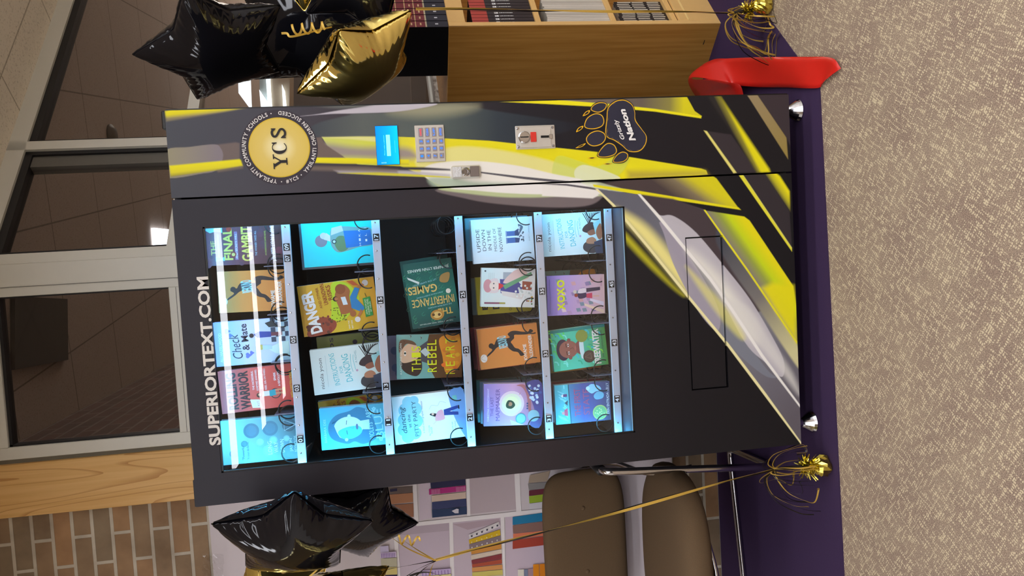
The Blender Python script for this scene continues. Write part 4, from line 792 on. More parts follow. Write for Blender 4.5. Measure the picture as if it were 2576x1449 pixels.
def cov_xoxo(cv):
    cv.grad(0, 0, 1, 1, 0xe8c8d0, 0xc8a8d8, 0x9a88e4)
    for k in range(26): a, c = rr.random()*.9, .1+.7*rr.random(); cv.poly([(a, c), (a+.09, c+.02), (a+.08, c+.09), (a-.01, c+.07)], rr.choice((0x9a86b8, 0xd8a8b0, 0x7f94a8, 0xe4cfe0, 0xb89ac8)))
    cv.line([(.05, .95), (.92, .95)], .0007, 0x3a3a78)
    for ch, a in (('X', .22), ('O', .42), ('X', .60), ('O', .80)): cv.text(ch, a, .76, .19, .13, 0xdfe820, rot=.08, bold=.05)
    cv.poly(spl([(.40, .44), (.5, .48), (.56, .44), (.56, .34), (.44, .32)], 4), 0x3a2a54); cv.poly(spl([(.54, .46), (.64, .44), (.66, .34), (.56, .32)], 4), 0xe8dce8); cv.ell(.49, .50, .045, None, 0x9a4030); cv.ell(.58, .52, .045, None, 0xd8d0c8); cv.poly([(.42, .32), (.52, .32), (.54, .22), (.4, .22)], 0xd04468); cv.rect(.44, .1, .47, .22, 0xe0b8a8); cv.poly([(.56, .32), (.66, .32), (.68, .08), (.60, .08)], 0x3c3450)
    cv.poly([(0, .02), (.22, .36), (.28, .36), (.1, .02)], 0xf4dccc); cv.poly([(.2, .02), (.34, .26), (.4, .26), (.3, .02)], 0xe8e0f8); cv.text('AXIE OH', .8, .06, .2, .03, 0xc88ac0)
def cov_free(cv):
    cv.grad(0, 0, 1, 1, 0x4fa050, 0x54d0b8, 0x4fd8b0)
    for k in range(46): a, c = rr.random()*.95, rr.random(); cv.line(spl([(a, c), (min(1, a+.08), c+.02), (min(1, a+.1), c+.07)], 3, False), .004, rr.choice((0x58e070, 0x40c8e0, 0x8ae850, 0x30b890, 0x7ff0e0)))
    cv.rect(.93, 0, 1, 1, 0x1f8a88); cv.ell(.5, .80, .26, .12, 0x3a3048); cv.ell(.5, .70, .21, .17, 0x9a6258); cv.ell(.29, .68, .045, None, 0x8a5450); cv.ell(.72, .68, .045, None, 0x8a5450); cv.poly([(.40, .56), (.62, .56), (.74, .46), (.30, .46)], 0x8a5450); cv.poly([(.24, .48), (.42, .5), (.60, .5), (.78, .48), (.8, .42), (.2, .42)], 0xcfeaf0)
    for a in (.41, .6): cv.ell(a, .70, .04, .014, 0xe8e8ea); cv.ell(a, .70, .017, None, 0x2a2024, 8); cv.line([(a-.05, .735), (a+.05, .74)], .002, 0x3a2824)
    cv.line([(.5, .68), (.53, .62), (.49, .61)], .0014, 0x6a3c38); cv.ell(.51, .575, .06, .014, 0xb06a64)
    cv.ell(.78, .44, .15, None, 0x8a9a48); cv.ell(.26, .34, .15, None, 0x4a3c38); cv.ell(.26, .34, .12, None, 0x5c4a42); cv.line([(.2, .30), (.26, .42), (.33, .31), (.2, .30)], .0014, 0x8a7868)
    cv.text('FREEWATER', .48, .19, .86, .12, 0xeef4f4, rot=.0, bold=.04); cv.text('AMINA LUQMAN-DAWSON', .52, .08, .66, .028, 0x2f4a4c)
def cov_first(cv):
    cv.grad(0, 0, 1, 1, 0x5a5878, 0x545a9a, 0x4aa0b8)
    cv.poly([(0, .74), (1, .74), (1, 1), (0, 1)], 0x5fc0cc)
    for k in range(16): a = rr.random()*.9; cv.line([(a, .76+.1*rr.random()), (a+.09, .82+.14*rr.random())], .003, 0x8fdce4)
    cv.line([(0, .73), (1, .75)], .003, 0x2c5c6a); cv.ell(.72, .86, .035, None, 0xf0e8e8); cv.rect(.69, .78, .76, .85, 0x6a4a7a); cv.ell(.28, .86, .04, None, 0xe8a8a0); cv.poly([(.2, .78), (.4, .78), (.36, .84), (.22, .84)], 0xd8607a); cv.poly([(.46, .78), (.6, .77), (.54, .83)], 0x3a4c58)
    cv.text('THE FIRST', .52, .60, .70, .11, 0xb85a7c, bold=.01); cv.text('STATE', .52, .44, .66, .11, 0xa8587c, bold=.01)
    cv.poly(spl([(.72, .34), (.84, .42), (.96, .34), (.9, .2), (.8, .16), (.76, .26)], 4), 0x9ad0e8); cv.ell(.86, .40, .05, None, 0xc8e4f0); cv.poly(spl([(.56, .26), (.66, .3), (.76, .22), (.70, .12), (.58, .14)], 4), 0x78b4d0)
    cv.ell(.22, .2, .19, None, 0xb8c878); cv.ell(.22, .2, .16, None, 0x7fb880)
    for k in range(16): cv.ell(.22+.13*math.cos(k*1.9)*rr.random(), .2+.09*math.sin(k*2.3)*rr.random(), .018, None, 0xd8e0a0, 7)
    cv.text('ERIN ENTRADA KELLY', .56, .05, .80, .045, 0xe8eef4, bold=.01)
def plainc(a, b_, deco=None):
    def f(cv):
        cv.grad(0, 0, 1, 1, a, b_)
        if deco == 'bs': cv.text('bs', .84, .78, .24, .08, 0x3a2c50); cv.ell(.82, .4, .05, None, 0x3a3048)
        if deco == 'yellow': cv.rect(.06, .80, .94, .97, 0xd8cc28); cv.text('Born', .42, .86, .6, .1, 0x22221c, bold=.04); cv.text('D', .2, .66, .16, .12, 0x22221c, bold=.04); cv.text('OU', .12, .4, .12, .05, 0x22221c)
        if deco == 'line': cv.line([(.08, .93), (.92, .93)], .001, 0xd8a8a0); cv.line([(.08, .88), (.92, .88)], .0006, 0xd8a8a0)
        if deco == 'waves':
            for k in range(7): cv.ell(.15+.13*k, .86+.05*math.sin(k*2), .09, None, 0x7a88b8)
    return f
rr = random.Random(11)
GRP = 'books for sale on the vending machine shelves'
def book(px, cover, label, Y=.122, th=.022, pages=0xe8f0f4, backc=0x2a3038, rot=0, row=0, rest=True, spine=None, name='book'):
    TL, TR, BR, BL = [np.array(at_y(x, y, Y))[[0, 2]] for x, y in px]
    c = (TL+TR+BR+BL)/4; wv = ((TR-TL)+(BR-BL))/2; hv = ((TL-BL)+(TR-BR))/2
    W, H = np.linalg.norm(wv), np.linalg.norm(hv); a1 = math.atan2(wv[1], wv[0]); a2 = math.atan2(-hv[0], hv[1]); a = (a1+a2)/2
    ca, sa = math.cos(a), math.sin(a); R2 = lambda p: np.array([p[0]*ca-p[1]*sa, p[0]*sa+p[1]*ca])
    if rest:
        low = min((c+R2((sx*W/2, sz*H/2)))[1] for sx in (-1, 1) for sz in (-1, 1)); floor_ = TRAY[row]+.0042
        # stand the book on its tray, keeping the top edge where it is
        d = low-floor_
        if abs(d) < .03: H2 = H+d; c = c-R2((0, d/2)); H = H2
        else: c = c-np.array([0, d])
    root = empty(name, (c[0], Y, c[1]), label, 'book', GRP); root.rotation_euler = (0, -a, 0)
    b = MB(); b.box((-W/2, 0, -H/2), (W/2, .0012, H/2), backc)
    if rot == 0: cv = Canvas(b, (-W/2, -.0002, -H/2), (W, 0, 0), (0, 0, H), step=.00003)
    else: cv = Canvas(b, (W/2, -.0002, -H/2), (0, 0, H), (-W, 0, 0), step=.00003)
    cover(cv); b.build('front_cover', cover_mat, root)
    b = MB(); b.box((-W/2+.001, .0012, -H/2+.0015), (W/2-.0015, th-.0012, H/2-.0015), pages); b.build('page_block', paper_mat, root)
    b = MB(); b.box((-W/2, th-.0012, -H/2), (W/2, th, H/2), backc); b.build('back_cover', cover_mat, root)
    if spine is None: spine = backc
    b = MB()
    if rot == 0: b.box((-W/2, .0012, -H/2), (-W/2+.001, th-.0012, H/2), spine)
    else:
        b.box((-W/2, .0012, -H/2), (W/2, th-.0012, -H/2+.001), spine)
    b.build('spine', cover_mat, root)
    return root, c, W, H
BOOKS = [
 (0, [(560, 1175), (556, 1059), (731, 1044), (738, 1150)], cov_long, 'teal paperback with round grey medals at the left end of the top shelf', 0x5f8c98),
 (0, [(557, 1049), (550, 932), (719, 918), (731, 1014)], cov_rolling, 'red paperback with dark block title and a girl in a wheelchair, top shelf', 0xb03a38),
 (0, [(546, 926), (535, 808), (711, 802), (721, 905)], cov_check, 'lilac paperback with hearts, a chequered floor and a script title, top shelf', 0x8a8ac0),
 (0, [(552, 785), (545, 681), (699, 681), (711, 783)], cov_rebound, 'orange paperback with a leaping black silhouette on the top shelf', 0xb87038),
 (0, [(519, 669), (512, 565), (699, 557), (704, 662)], cov_gambit, 'maroon book with tall yellow letters at the right end of the top shelf', 0x503040),
 (1, [(768, 674), (754, 556), (922, 549), (932, 660)], cov_cyan, 'bright cyan book with a boy in blue turned away, second shelf on the right', 0x60a0b8),
 (1, [(766, 848), (746, 722), (930, 696), (946, 822)], cov_danger, 'yellow comic paperback with white jagged title standing alone in front, second shelf', 0xc8dce8),
 (1, [(792, 997), (778, 882), (944, 862), (953, 972)], cov_instr, 'pale blue paperback of a couple kissing, leaning left on the second shelf', 0xc8dce4),
 (1, [(809, 1134), (803, 1029), (960, 1013), (966, 1117)], cov_violets, 'blue paperback with a large half cyan face on the second shelf', 0x5a9cb8),
 (2, [(1041, 829), (1011, 663), (1125, 653), (1153, 808)], cov_inherit, 'dark green book with gold letters lying on its side on the middle shelf', 0x1c6058),
 (2, [(999, 955), (996, 841), (1158, 841), (1160, 948)], cov_rebel, 'paperback with a half hidden woman and yellow letters on the middle shelf', 0x4a5c50),
 (2, [(995, 1120), (985, 1000), (1163, 979), (1174, 1097)], cov_pity, 'white paperback with a blue cloud title on the middle shelf', 0xd8e4f0),
 (3, [(1191, 664), (1184, 555), (1333, 543), (1341, 654)], cov_upside, 'white paperback with a pair of blue boots on the fourth shelf', 0xdce8f0),
 (3, [(1211, 770), (1210, 673), (1343, 677), (1341, 775)], cov_manga, 'white comic volume with a figure in a purple jacket on the fourth shelf', 0xf0f4f8),
 (3, [(1210, 929), (1199, 830), (1344, 812), (1356, 913)], cov_rebound, 'orange paperback with a leaping black silhouette in front of red books, fourth shelf', 0xd09050),
 (3, [(1218, 1070), (1216, 964), (1363, 965), (1366, 1070)], cov_map, 'pink and violet paperback with a glowing round portrait on the fourth shelf', 0xa890c0),
 (4, [(1363, 646), (1358, 542), (1511, 530), (1517, 637)], cov_instr, 'pale blue paperback of a couple kissing at the right end of the bottom shelf', 0xc8dce4),
 (4, [(1378, 794), (1374, 694), (1524, 690), (1528, 789)], cov_xoxo, 'lilac paperback with four big yellow-green letters on the bottom shelf', 0x9a90d0),
 (4, [(1394, 935), (1383, 832), (1523, 815), (1537, 916)], cov_free, 'green book with the face of a boy and two medals on the bottom shelf', 0x60c0a8),
 (4, [(1402, 1067), (1391, 969), (1539, 959), (1542, 1057)], cov_first, 'blue-grey paperback with a gold medal and pink title on the bottom shelf', 0x7890a0),
]
for row, px, cov, lab, bc in BOOKS:
    rot = 1 if cov is cov_inherit else 0
    root, c, W, H = book(px, cov, lab, row=row, backc=bc, rot=rot, spine=0x124840 if rot else None)
    for k, sx in enumerate((-1, 1)):
        add_coil(min(max(c[0]+sx*(W/2+.003), .095), .735), row, -sx)
add_coil(.71, 2); 
BACK = [
 (1, [(780, 970), (768, 850), (925, 835), (940, 950)], plainc(0x8a9a50, 0xa8b060, 'bs'), 'olive yellow book hidden behind the pale blue kissing couple, second shelf', .205, 0x90a0a0),
 (1, [(785, 1135), (772, 1014), (930, 990), (950, 1110)], cov_danger, 'yellow comic paperback behind the blue face book, second shelf', .205, 0xc8dce8),
 (1, [(763, 678), (748, 562), (915, 556), (925, 668)], plainc(0xb8c4d8, 0xc4d0e0), 'grey-white book right behind the bright cyan book, second shelf', .205, 0xa0b0c8),
 (2, [(1036, 835), (1004, 658), (1112, 643), (1146, 818)], cov_inherit, 'second dark green book lying behind the one on the middle shelf', .205, 0x1c6058),
 (2, [(982, 958), (972, 842), (1148, 842), (1152, 945)], plainc(0xa898c0, 0xb8b0d0, 'waves'), 'lilac book with wavy pattern behind the woman cover, middle shelf', .205, 0x9890b8),
 (3, [(1175, 657), (1169, 550), (1325, 541), (1332, 648)], plainc(0x78b4c8, 0x90c8d8, 'line'), 'light blue book behind the pair of boots, fourth shelf', .205, 0x9ac8d0),
 (3, [(1203, 791), (1194, 697), (1335, 690), (1343, 783)], plainc(0xc8b828, 0xd8cc28, 'yellow'), 'yellow book with black letters behind the comic volume, fourth shelf', .205, 0xc0b860),
 (3, [(1190, 791), (1185, 699), (1325, 694), (1334, 785)], plainc(0x6898a0, 0x7aa8b0, 'line'), 'grey-teal book behind the yellow book, fourth shelf', .29, 0x7898a0),
 (3, [(1202, 932), (1193, 828), (1340, 813), (1352, 915)], plainc(0x9a3038, 0xa83a40, 'line'), 'red book directly behind the orange silhouette book, fourth shelf', .205, 0x902830),
 (3, [(1194, 928), (1182, 825), (1325, 810), (1338, 913)], plainc(0xa03840, 0xb04048, 'line'), 'red book farthest behind the orange silhouette book, fourth shelf', .29, 0x902830),
 (3, [(1212, 1062), (1206, 958), (1350, 958), (1358, 1062)], plainc(0x7888a8, 0x8898b0), 'grey book behind the pink and violet portrait cover, fourth shelf', .205, 0x8090a8),
 (3, [(1206, 1058), (1195, 953), (1338, 952), (1346, 1058)], plainc(0x3f7a80, 0x58a0a0, 'waves'), 'teal book farthest back at the left end of the fourth shelf', .29, 0x3f7078),
 (4, [(1374, 786), (1366, 682), (1516, 676), (1520, 780)], cov_rebel, 'paperback of the half hidden woman behind the lilac book, bottom shelf', .205, 0x4a5c50),
 (4, [(1392, 1064), (1386, 960), (1528, 952), (1532, 1050)], plainc(0x8a2c38, 0x98303c, 'line'), 'dark red book behind the blue-grey medal book, bottom shelf', .205, 0x7a2430),
 (4, [(1386, 938), (1376, 836), (1518, 822), (1528, 924)], plainc(0xc07030, 0xb89848), 'orange-brown book behind the green medal book, bottom shelf', .205, 0xa86028),
]
for row, px, cov, lab, Y, bc in BACK:
    book(px, cov, lab, Y=Y, row=row, backc=bc, rot=1 if cov is cov_inherit else 0, th=.02)
# ------------------------------------------------------------------ floor, walls, ceiling
def struct(o): o['kind'] = 'structure'; return o
a40 = math.radians(40); D2 = np.array([math.cos(a40), math.sin(a40), 0]); N2 = np.array([-D2[1], D2[0], 0]); PC = np.array([.665, .80, 0])
WY = .80
X0, X1, YF = -4.5, 6.0, -9.5
b = MB(); b.add([(X0, YF, 0), (X1, YF, 0), (X1, 9.5, 0), (X0, 9.5, 0)], [(0, 1, 2, 3)]); struct(b.build('floor', carpet_m := carpet_mat))
tile_m = mat_tiles('ceiling_tile', C3(244, 236, 220), C3(188, 178, 160), .61)
far_pt = PC+D2*5.6
b = MB(); b.add([(X0, YF, CEIL), (X1, YF, CEIL), (X1, far_pt[1], CEIL), tuple(far_pt+[0, 0, CEIL]), tuple(PC+[0, 0, CEIL]), (X0, WY, CEIL)], [(5, 4, 3, 2, 1, 0)]); struct(b.build('ceiling', tile_m))
brick_m = mat_brick('brick', C3(164, 130, 96), C3(134, 120, 100), C3(192, 188, 176))
b = MB(); b.box((X0, WY, 0), (-.02, WY+.12, CEIL+.1)); b.box((-.02, WY, 0), (.665, WY+.12, 1.0)); struct(b.build('wall_back', brick_m))
wall_m = mat_plain('painted_wall', C3(236, 233, 226), .8, noise=.04)
b = MB(); b.obox(PC, D2*5.6, N2*.12, (0, 0, .985)); struct(b.build('wall_right_back', wall_m))
b = MB(); b.box((X0-.1, YF, 0), (X0, WY, CEIL)); struct(b.build('wall_left', wall_m))
b = MB(); b.box((X1, YF, 0), (X1+.1, 4.5, CEIL)); struct(b.build('wall_right', wall_m))
b = MB(); b.box((X0, YF-.1, 0), (X1, YF, CEIL)); struct(b.build('wall_front', mat_plain('dark_painted_wall', C3(92, 84, 78), .8)))
pine_m = mat_wood('pine', C3(216, 170, 102), C3(226, 184, 120), axis=2, rough=.5, knots=True)
b = MB(); b.box((-.205, WY-.022, .9), (-.02, WY, CEIL), bev=.002); struct(b.build('trim_1', pine_m, loc=(-.11, WY, 1.7)))
frame_m = mat_plain('window_aluminium', C3(214, 214, 206), .4, .05, noise=.02)
seal_m = mat_plain('dark_seal', 0x17171a, .5)
caulk_m = mat_plain('grey_caulk', C3(128, 126, 116), .8)
GT = 2.60
roomglass = mat_glass('room_glass', (.93, .92, .92), 1.35)
# window facing the room
b = MB()
fy0, fy1 = WY-.012, WY+.05
for bx in (((-.005, fy0, 1.0), (.038, fy1, CEIL)), ((.560, fy0, 1.0), (.672, fy1, CEIL)), ((.038, fy0, 1.998), (.56, fy1, 2.036)), ((.038, fy0, GT), (.56, fy1, CEIL)), ((.038, fy0, 1.0), (.56, fy1, 1.05))): b.box(*bx, bev=.002)
wf = struct(b.build('window_1', frame_m))
b = MB(); b.box((-.020, WY-.004, 1.0), (-.005, WY+.03, CEIL)); part(b, 'caulk_joint', caulk_m, wf)
b = MB(); b.box((.5915, fy0-.0015, 1.0), (.5935, fy0, CEIL)); b.box((.039, fy0-.001, 2.0105), (.559, fy0, 2.012)); part(b, 'frame_joint', mat_plain('joint_line', C3(110, 110, 106), .6), wf)
b = MB()
for x in (.038, .554): b.box((x, fy0+.012, 2.036), (x+.006, fy1-.01, GT))
b.box((.038, fy0+.012, GT-.010), (.56, fy1-.01, GT))
part(b, 'glazing_seal', seal_m, wf)
b = MB(); b.box((.04, WY+.015, 2.036), (.558, WY+.02, GT)); b.box((.04, WY+.015, 1.05), (.558, WY+.02, 1.998)); part(b, 'pane', roomglass, wf)
# glazed wall turning away to the right
def ob(mb, s0, s1, n0, n1, z0, z1): mb.obox(PC+D2*s0+N2*n0+np.array([0, 0, z0]), D2*(s1-s0), N2*(n1-n0), (0, 0, z1-z0))
b = MB()
ob(b, .0, .045, -.012, .06, .98, CEIL); ob(b, .575, .622, -.012, .06, .98, CEIL); ob(b, 1.95, 2.0, -.012, .06, .98, CEIL)
ob(b, .045, 5.6, -.012, .06, GT+.015, CEIL); ob(b, .045, .575, -.010, .06, 1.998, 2.04); ob(b, .622, 5.6, -.010, .06, 1.995, 2.04)
ob(b, .045, 5.6, -.012, .06, .985, 1.03)
w2 = struct(b.build('window_2', frame_m))
b = MB()
for s in (.045, .557, .622): ob(b, s, s+.018, .0, .05, 2.04, GT+.015)
ob(b, .045, 5.6, .0, .05, GT-.012, GT+.015)
part(b, 'glazing_seal', seal_m, w2)
b = MB(); ob(b, .5, .557, .01, .05, 2.04, GT-.012); part(b, 'inner_jamb', mat_plain('grey_jamb', C3(96, 94, 88), .5), w2)
b = MB()
for s0, s1 in ((.045, .575), (.622, 1.95), (2.0, 5.6)):
    for z0, z1 in ((1.03, 1.998), (2.04, GT)): ob(b, s0, s1, .022, .028, z0, z1)
part(b, 'pane', roomglass, w2)
b = MB(); ob(b, .0, 5.6, -.10, -.012, .985, 1.02); struct(b.build('trim_2', mat_wood('worn_sill', C3(110, 98, 90), C3(190, 188, 182), axis=0, rough=.5)))
# the unlit room behind the glass
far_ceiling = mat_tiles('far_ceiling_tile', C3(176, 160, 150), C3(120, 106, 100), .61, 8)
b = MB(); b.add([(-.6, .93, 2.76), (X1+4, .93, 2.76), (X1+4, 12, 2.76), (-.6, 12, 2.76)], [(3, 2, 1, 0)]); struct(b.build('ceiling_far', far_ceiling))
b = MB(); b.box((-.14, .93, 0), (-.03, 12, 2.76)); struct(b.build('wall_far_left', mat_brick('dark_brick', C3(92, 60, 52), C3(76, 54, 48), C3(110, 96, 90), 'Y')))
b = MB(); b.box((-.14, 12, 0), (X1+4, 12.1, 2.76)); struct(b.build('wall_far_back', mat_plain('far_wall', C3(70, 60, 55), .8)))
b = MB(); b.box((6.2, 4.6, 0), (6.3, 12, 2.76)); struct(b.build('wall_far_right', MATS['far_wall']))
b = MB(); b.box((6.12, 5.2, .5), (6.17, 11, 2.5)); struct(b.build('far_fill_panel', mat_emit('far_fill_glow', (240, 228, 214), 6.0)))  # unseen glowing panel added to brighten the far ceiling and brick
# dropped soffit in the far room
q = [at_z(x, y, 2.74)[:2] for x, y in ((38, 930), (38, 745), (170, 752), (172, 905))]
b = MB(); b.add([(*p, 2.74) for p in q]+[(*p, 2.758) for p in q], [(0, 1, 2, 3), (4, 7, 6, 5), (0, 4, 5, 1), (1, 5, 6, 2), (2, 6, 7, 3), (3, 7, 4, 0)])
tag(b.build('ceiling_hatch', mat_plain('dark_panel', C3(62, 54, 50), .8)), 'dark square ceiling hatch seen through the left window', 'ceiling hatch')
# smoke detector
p = at_z(277, 340, 2.76)
b = MB(); b.lathe([(.06, 0), (.062, -.012), (.04, -.03), (.02, -.034), (0, -.034)], 20, o=(p[0], p[1], 2.76))
tag(b.build('smoke_detector', mat_plain('old_plastic', C3(84, 74, 66), .6), smooth=True), 'round smoke detector on the dark ceiling behind the glass', 'smoke detector')
lamp_far = mat_emit('far_lamp', (235, 245, 255), 3.0)
b = MB(); b.box((.62, 3.26, 2.735), (.885, 3.66, 2.755)); tag(b.build('ceiling_light', lamp_far), 'small lit ceiling panel in the dark room behind the window post', 'ceiling light')
# bright light panels and a pale beam far behind
panel_glow = mat_emit('light_panel_glow', (235, 248, 255), 1.6)
def far_poly(pts, Y, d, name, mat, lab=None, cat=None, grp=None):
    P = [at_y(x, y, Y) for x, y in pts]; n = len(P); V = [tuple(p) for p in P]+[(p[0], p[1]+d, p[2]) for p in P]
    b = MB(); b.add(V, [tuple(range(n)), tuple(range(2*n-1, n-1, -1))]+[(i, i+n, (i+1) % n+n, (i+1) % n) for i in range(n)]); o = b.build(name, mat)
    return tag(o, lab, cat, grp)
far_poly([(598, 160), (627, 160), (631, 268), (625, 268), (600, 234)], 4.6, .05, 'light_panel', panel_glow, 'bright slanted light panel far behind the glass, nearest the black star balloon', 'light panel')
far_poly([(652, 225), (672, 254), (674, 268), (656, 268)], 4.6, .05, 'light_panel', panel_glow, 'bright triangular light panel far behind the glass between two others', 'light panel')
far_poly([(666, 160), (676, 160), (684, 268), (674, 268)], 4.6, .05, 'light_panel', panel_glow, 'narrow bright light strip just above the pale beam behind the glass', 'light panel')
far_poly([(678, 150), (729, 150), (728, 270), (684, 270)], 4.62, .3, 'pale_beam', mat_plain('pale_plaster', C3(226, 208, 182), .7), 'pale plastered beam seen far behind the glass right of the machine', 'beam')
far_poly([(709, 212), (716, 228), (720, 268), (712, 268)], 4.58, .03, 'light_panel', panel_glow, 'slim bright blade shaped light panel in front of the pale beam', 'light panel')
far_poly([(652, 160), (668, 160), (673, 254), (653, 225)], 4.64, .03, 'wall_panel', mat_plain('grey_panel', C3(170, 172, 166), .7), 'grey wall panel between the bright far light panels', 'panel')
far_poly([(1033, 150), (1330, 150), (1330, 270), (1036, 270)], 4.4, .2, 'low_partition', mat_plain('brown_post', C3(110, 96, 84), .7), 'low brown grey partition in the dark room behind the bookcase', 'partition')
# ------------------------------------------------------------------ ceiling lights of the room
troffer = mat_emit('troffer_lens', (246, 248, 255), LAMP_E)
tro_frame = mat_plain('troffer_frame', 0xe0ddd6, .5)
k = 0
for (yc, wd) in ((-.6, .3), (-2.15, .3), (-3.5, .30), (-4.85, .30), (-6.5, .30), (-8.25, .30)):  # row nearest the back wall is added, unseen, to brighten its upper part
    for xa in (-1.17, 1.30, 3.77) if yc < -1 else (1.45, 3.9):
        pass
        r = empty('ceiling_light', (xa, yc, CEIL), 'long ceiling light trough out of view, nearest row added as fill', 'ceiling light', 'long ceiling lights of the library')
        b = MB(); b.box((0, -wd/2, -.012), (2.42, wd/2, -.004)); b.build('lens', troffer, r)
        b = MB(); b.box((-.012, -wd/2-.012, -.014), (2.432, -wd/2, 0)); b.box((-.012, wd/2, -.014), (2.432, wd/2+.012, 0)); b.box((-.012, -wd/2, -.014), (0, wd/2, 0)); b.box((2.42, -wd/2, -.014), (2.432, wd/2, 0)); b.build('frame', tro_frame, r)
    if yc > -4:
        r = empty('ceiling_light', (-3.7, yc, CEIL), 'long ceiling light trough out of view, nearest row added as fill', 'ceiling light', 'long ceiling lights of the library')
        b = MB(); b.box((0, -wd/2, -.012), (2.42, wd/2, -.004)); b.build('lens', troffer, r)
# ------------------------------------------------------------------ purple cloth
q = [at_z(2125, 1449)[:2], at_z(2064, 222)[:2]]
fr = lambda x: q[0][1]+(q[1][1]-q[0][1])*(x-q[0][0])/(q[1][0]-q[0][0])
b = MB(); b.add([(-3, fr(-3), .004), (1.045, fr(1.045), .004), (1.045+.42, .39, .004), (1.75, .72, .004), (1.6, WY+.5, .004), (1.0, WY, .004), (-3, WY-.002, .004)], [tuple(range(7))]); b.add([(-3, fr(-3), 0), (1.045, fr(1.045), 0), (1.465, .39, 0), (1.465, .39, .004), (1.045, fr(1.045), .004), (-3, fr(-3), .004)], [(0, 1, 4, 5), (1, 2, 3, 4)])
tag(b.build('purple_cloth', mat_plain('purple_felt', C3(60, 45, 74), .95, spec=.1, noise=.25, nscale=600)), 'dark purple cloth spread on the carpet under the vending machine', 'cloth')
# ------------------------------------------------------------------ backdrop with printed shelves
BY = .775
b = MB(); cv = Canvas(b, (0, BY-.001, 0), (1, 0, 0), (0, 0, 1), step=.00012)
def bp(*pts): return [(lambda p: (p[0], p[2]))(at_y(850+x/4.293, 1160+y/4.293, BY)) for x, y in pts]
zt, zb_ = at_y(532, 1380, BY)[2], at_y(1690, 1160, BY)[2]
b.box((-1.25, BY, zb_), (-.07, BY+.004, zt), C3(206, 198, 204))
def BP(c, *pts): cv.poly(bp(*pts), c)
lav = C3(206, 190, 208)
BP(C3(196, 182, 198), (640, 780), (1200, 660), (1215, 1500), (640, 1500)); BP(C3(180, 166, 180), (650, 690), (1200, 650), (1200, 750), (680, 800))
BP(C3(206, 192, 208), (880, 240), (1000, 232), (1010, 610), (885, 640)); BP(C3(186, 172, 180), (1420, 190), (1905, 130), (1925, 520), (1430, 570)); BP(C3(196, 182, 196), (1240, 640), (1755, 590), (1770, 1500), (1255, 1500)); BP(C3(200, 184, 200), (1810, 590), (2260, 540), (2280, 1500), (1815, 1500)); BP(C3(180, 160, 172), (1240, 680), (1740, 620), (1745, 660), (1400, 740))
sh_ = C3(232, 228, 232)
for q in (((805, 250), (850, 240), (870, 650), (825, 620)), ((1385, 190), (1420, 185), (1430, 590), (1395, 590)), ((1905, 130), (1960, 120), (1980, 540), (1925, 545)), ((830, 660), (2230, 510), (2230, 560), (850, 700)), ((1200, 640), (1240, 635), (1265, 1500), (1220, 1500)), ((1755, 590), (1795, 588), (1815, 1500), (1775, 1500)), ((600, 700), (640, 690), (690, 1500), (640, 1500))): BP(sh_, *q)
def spine(c, *pts): BP(c, *pts)
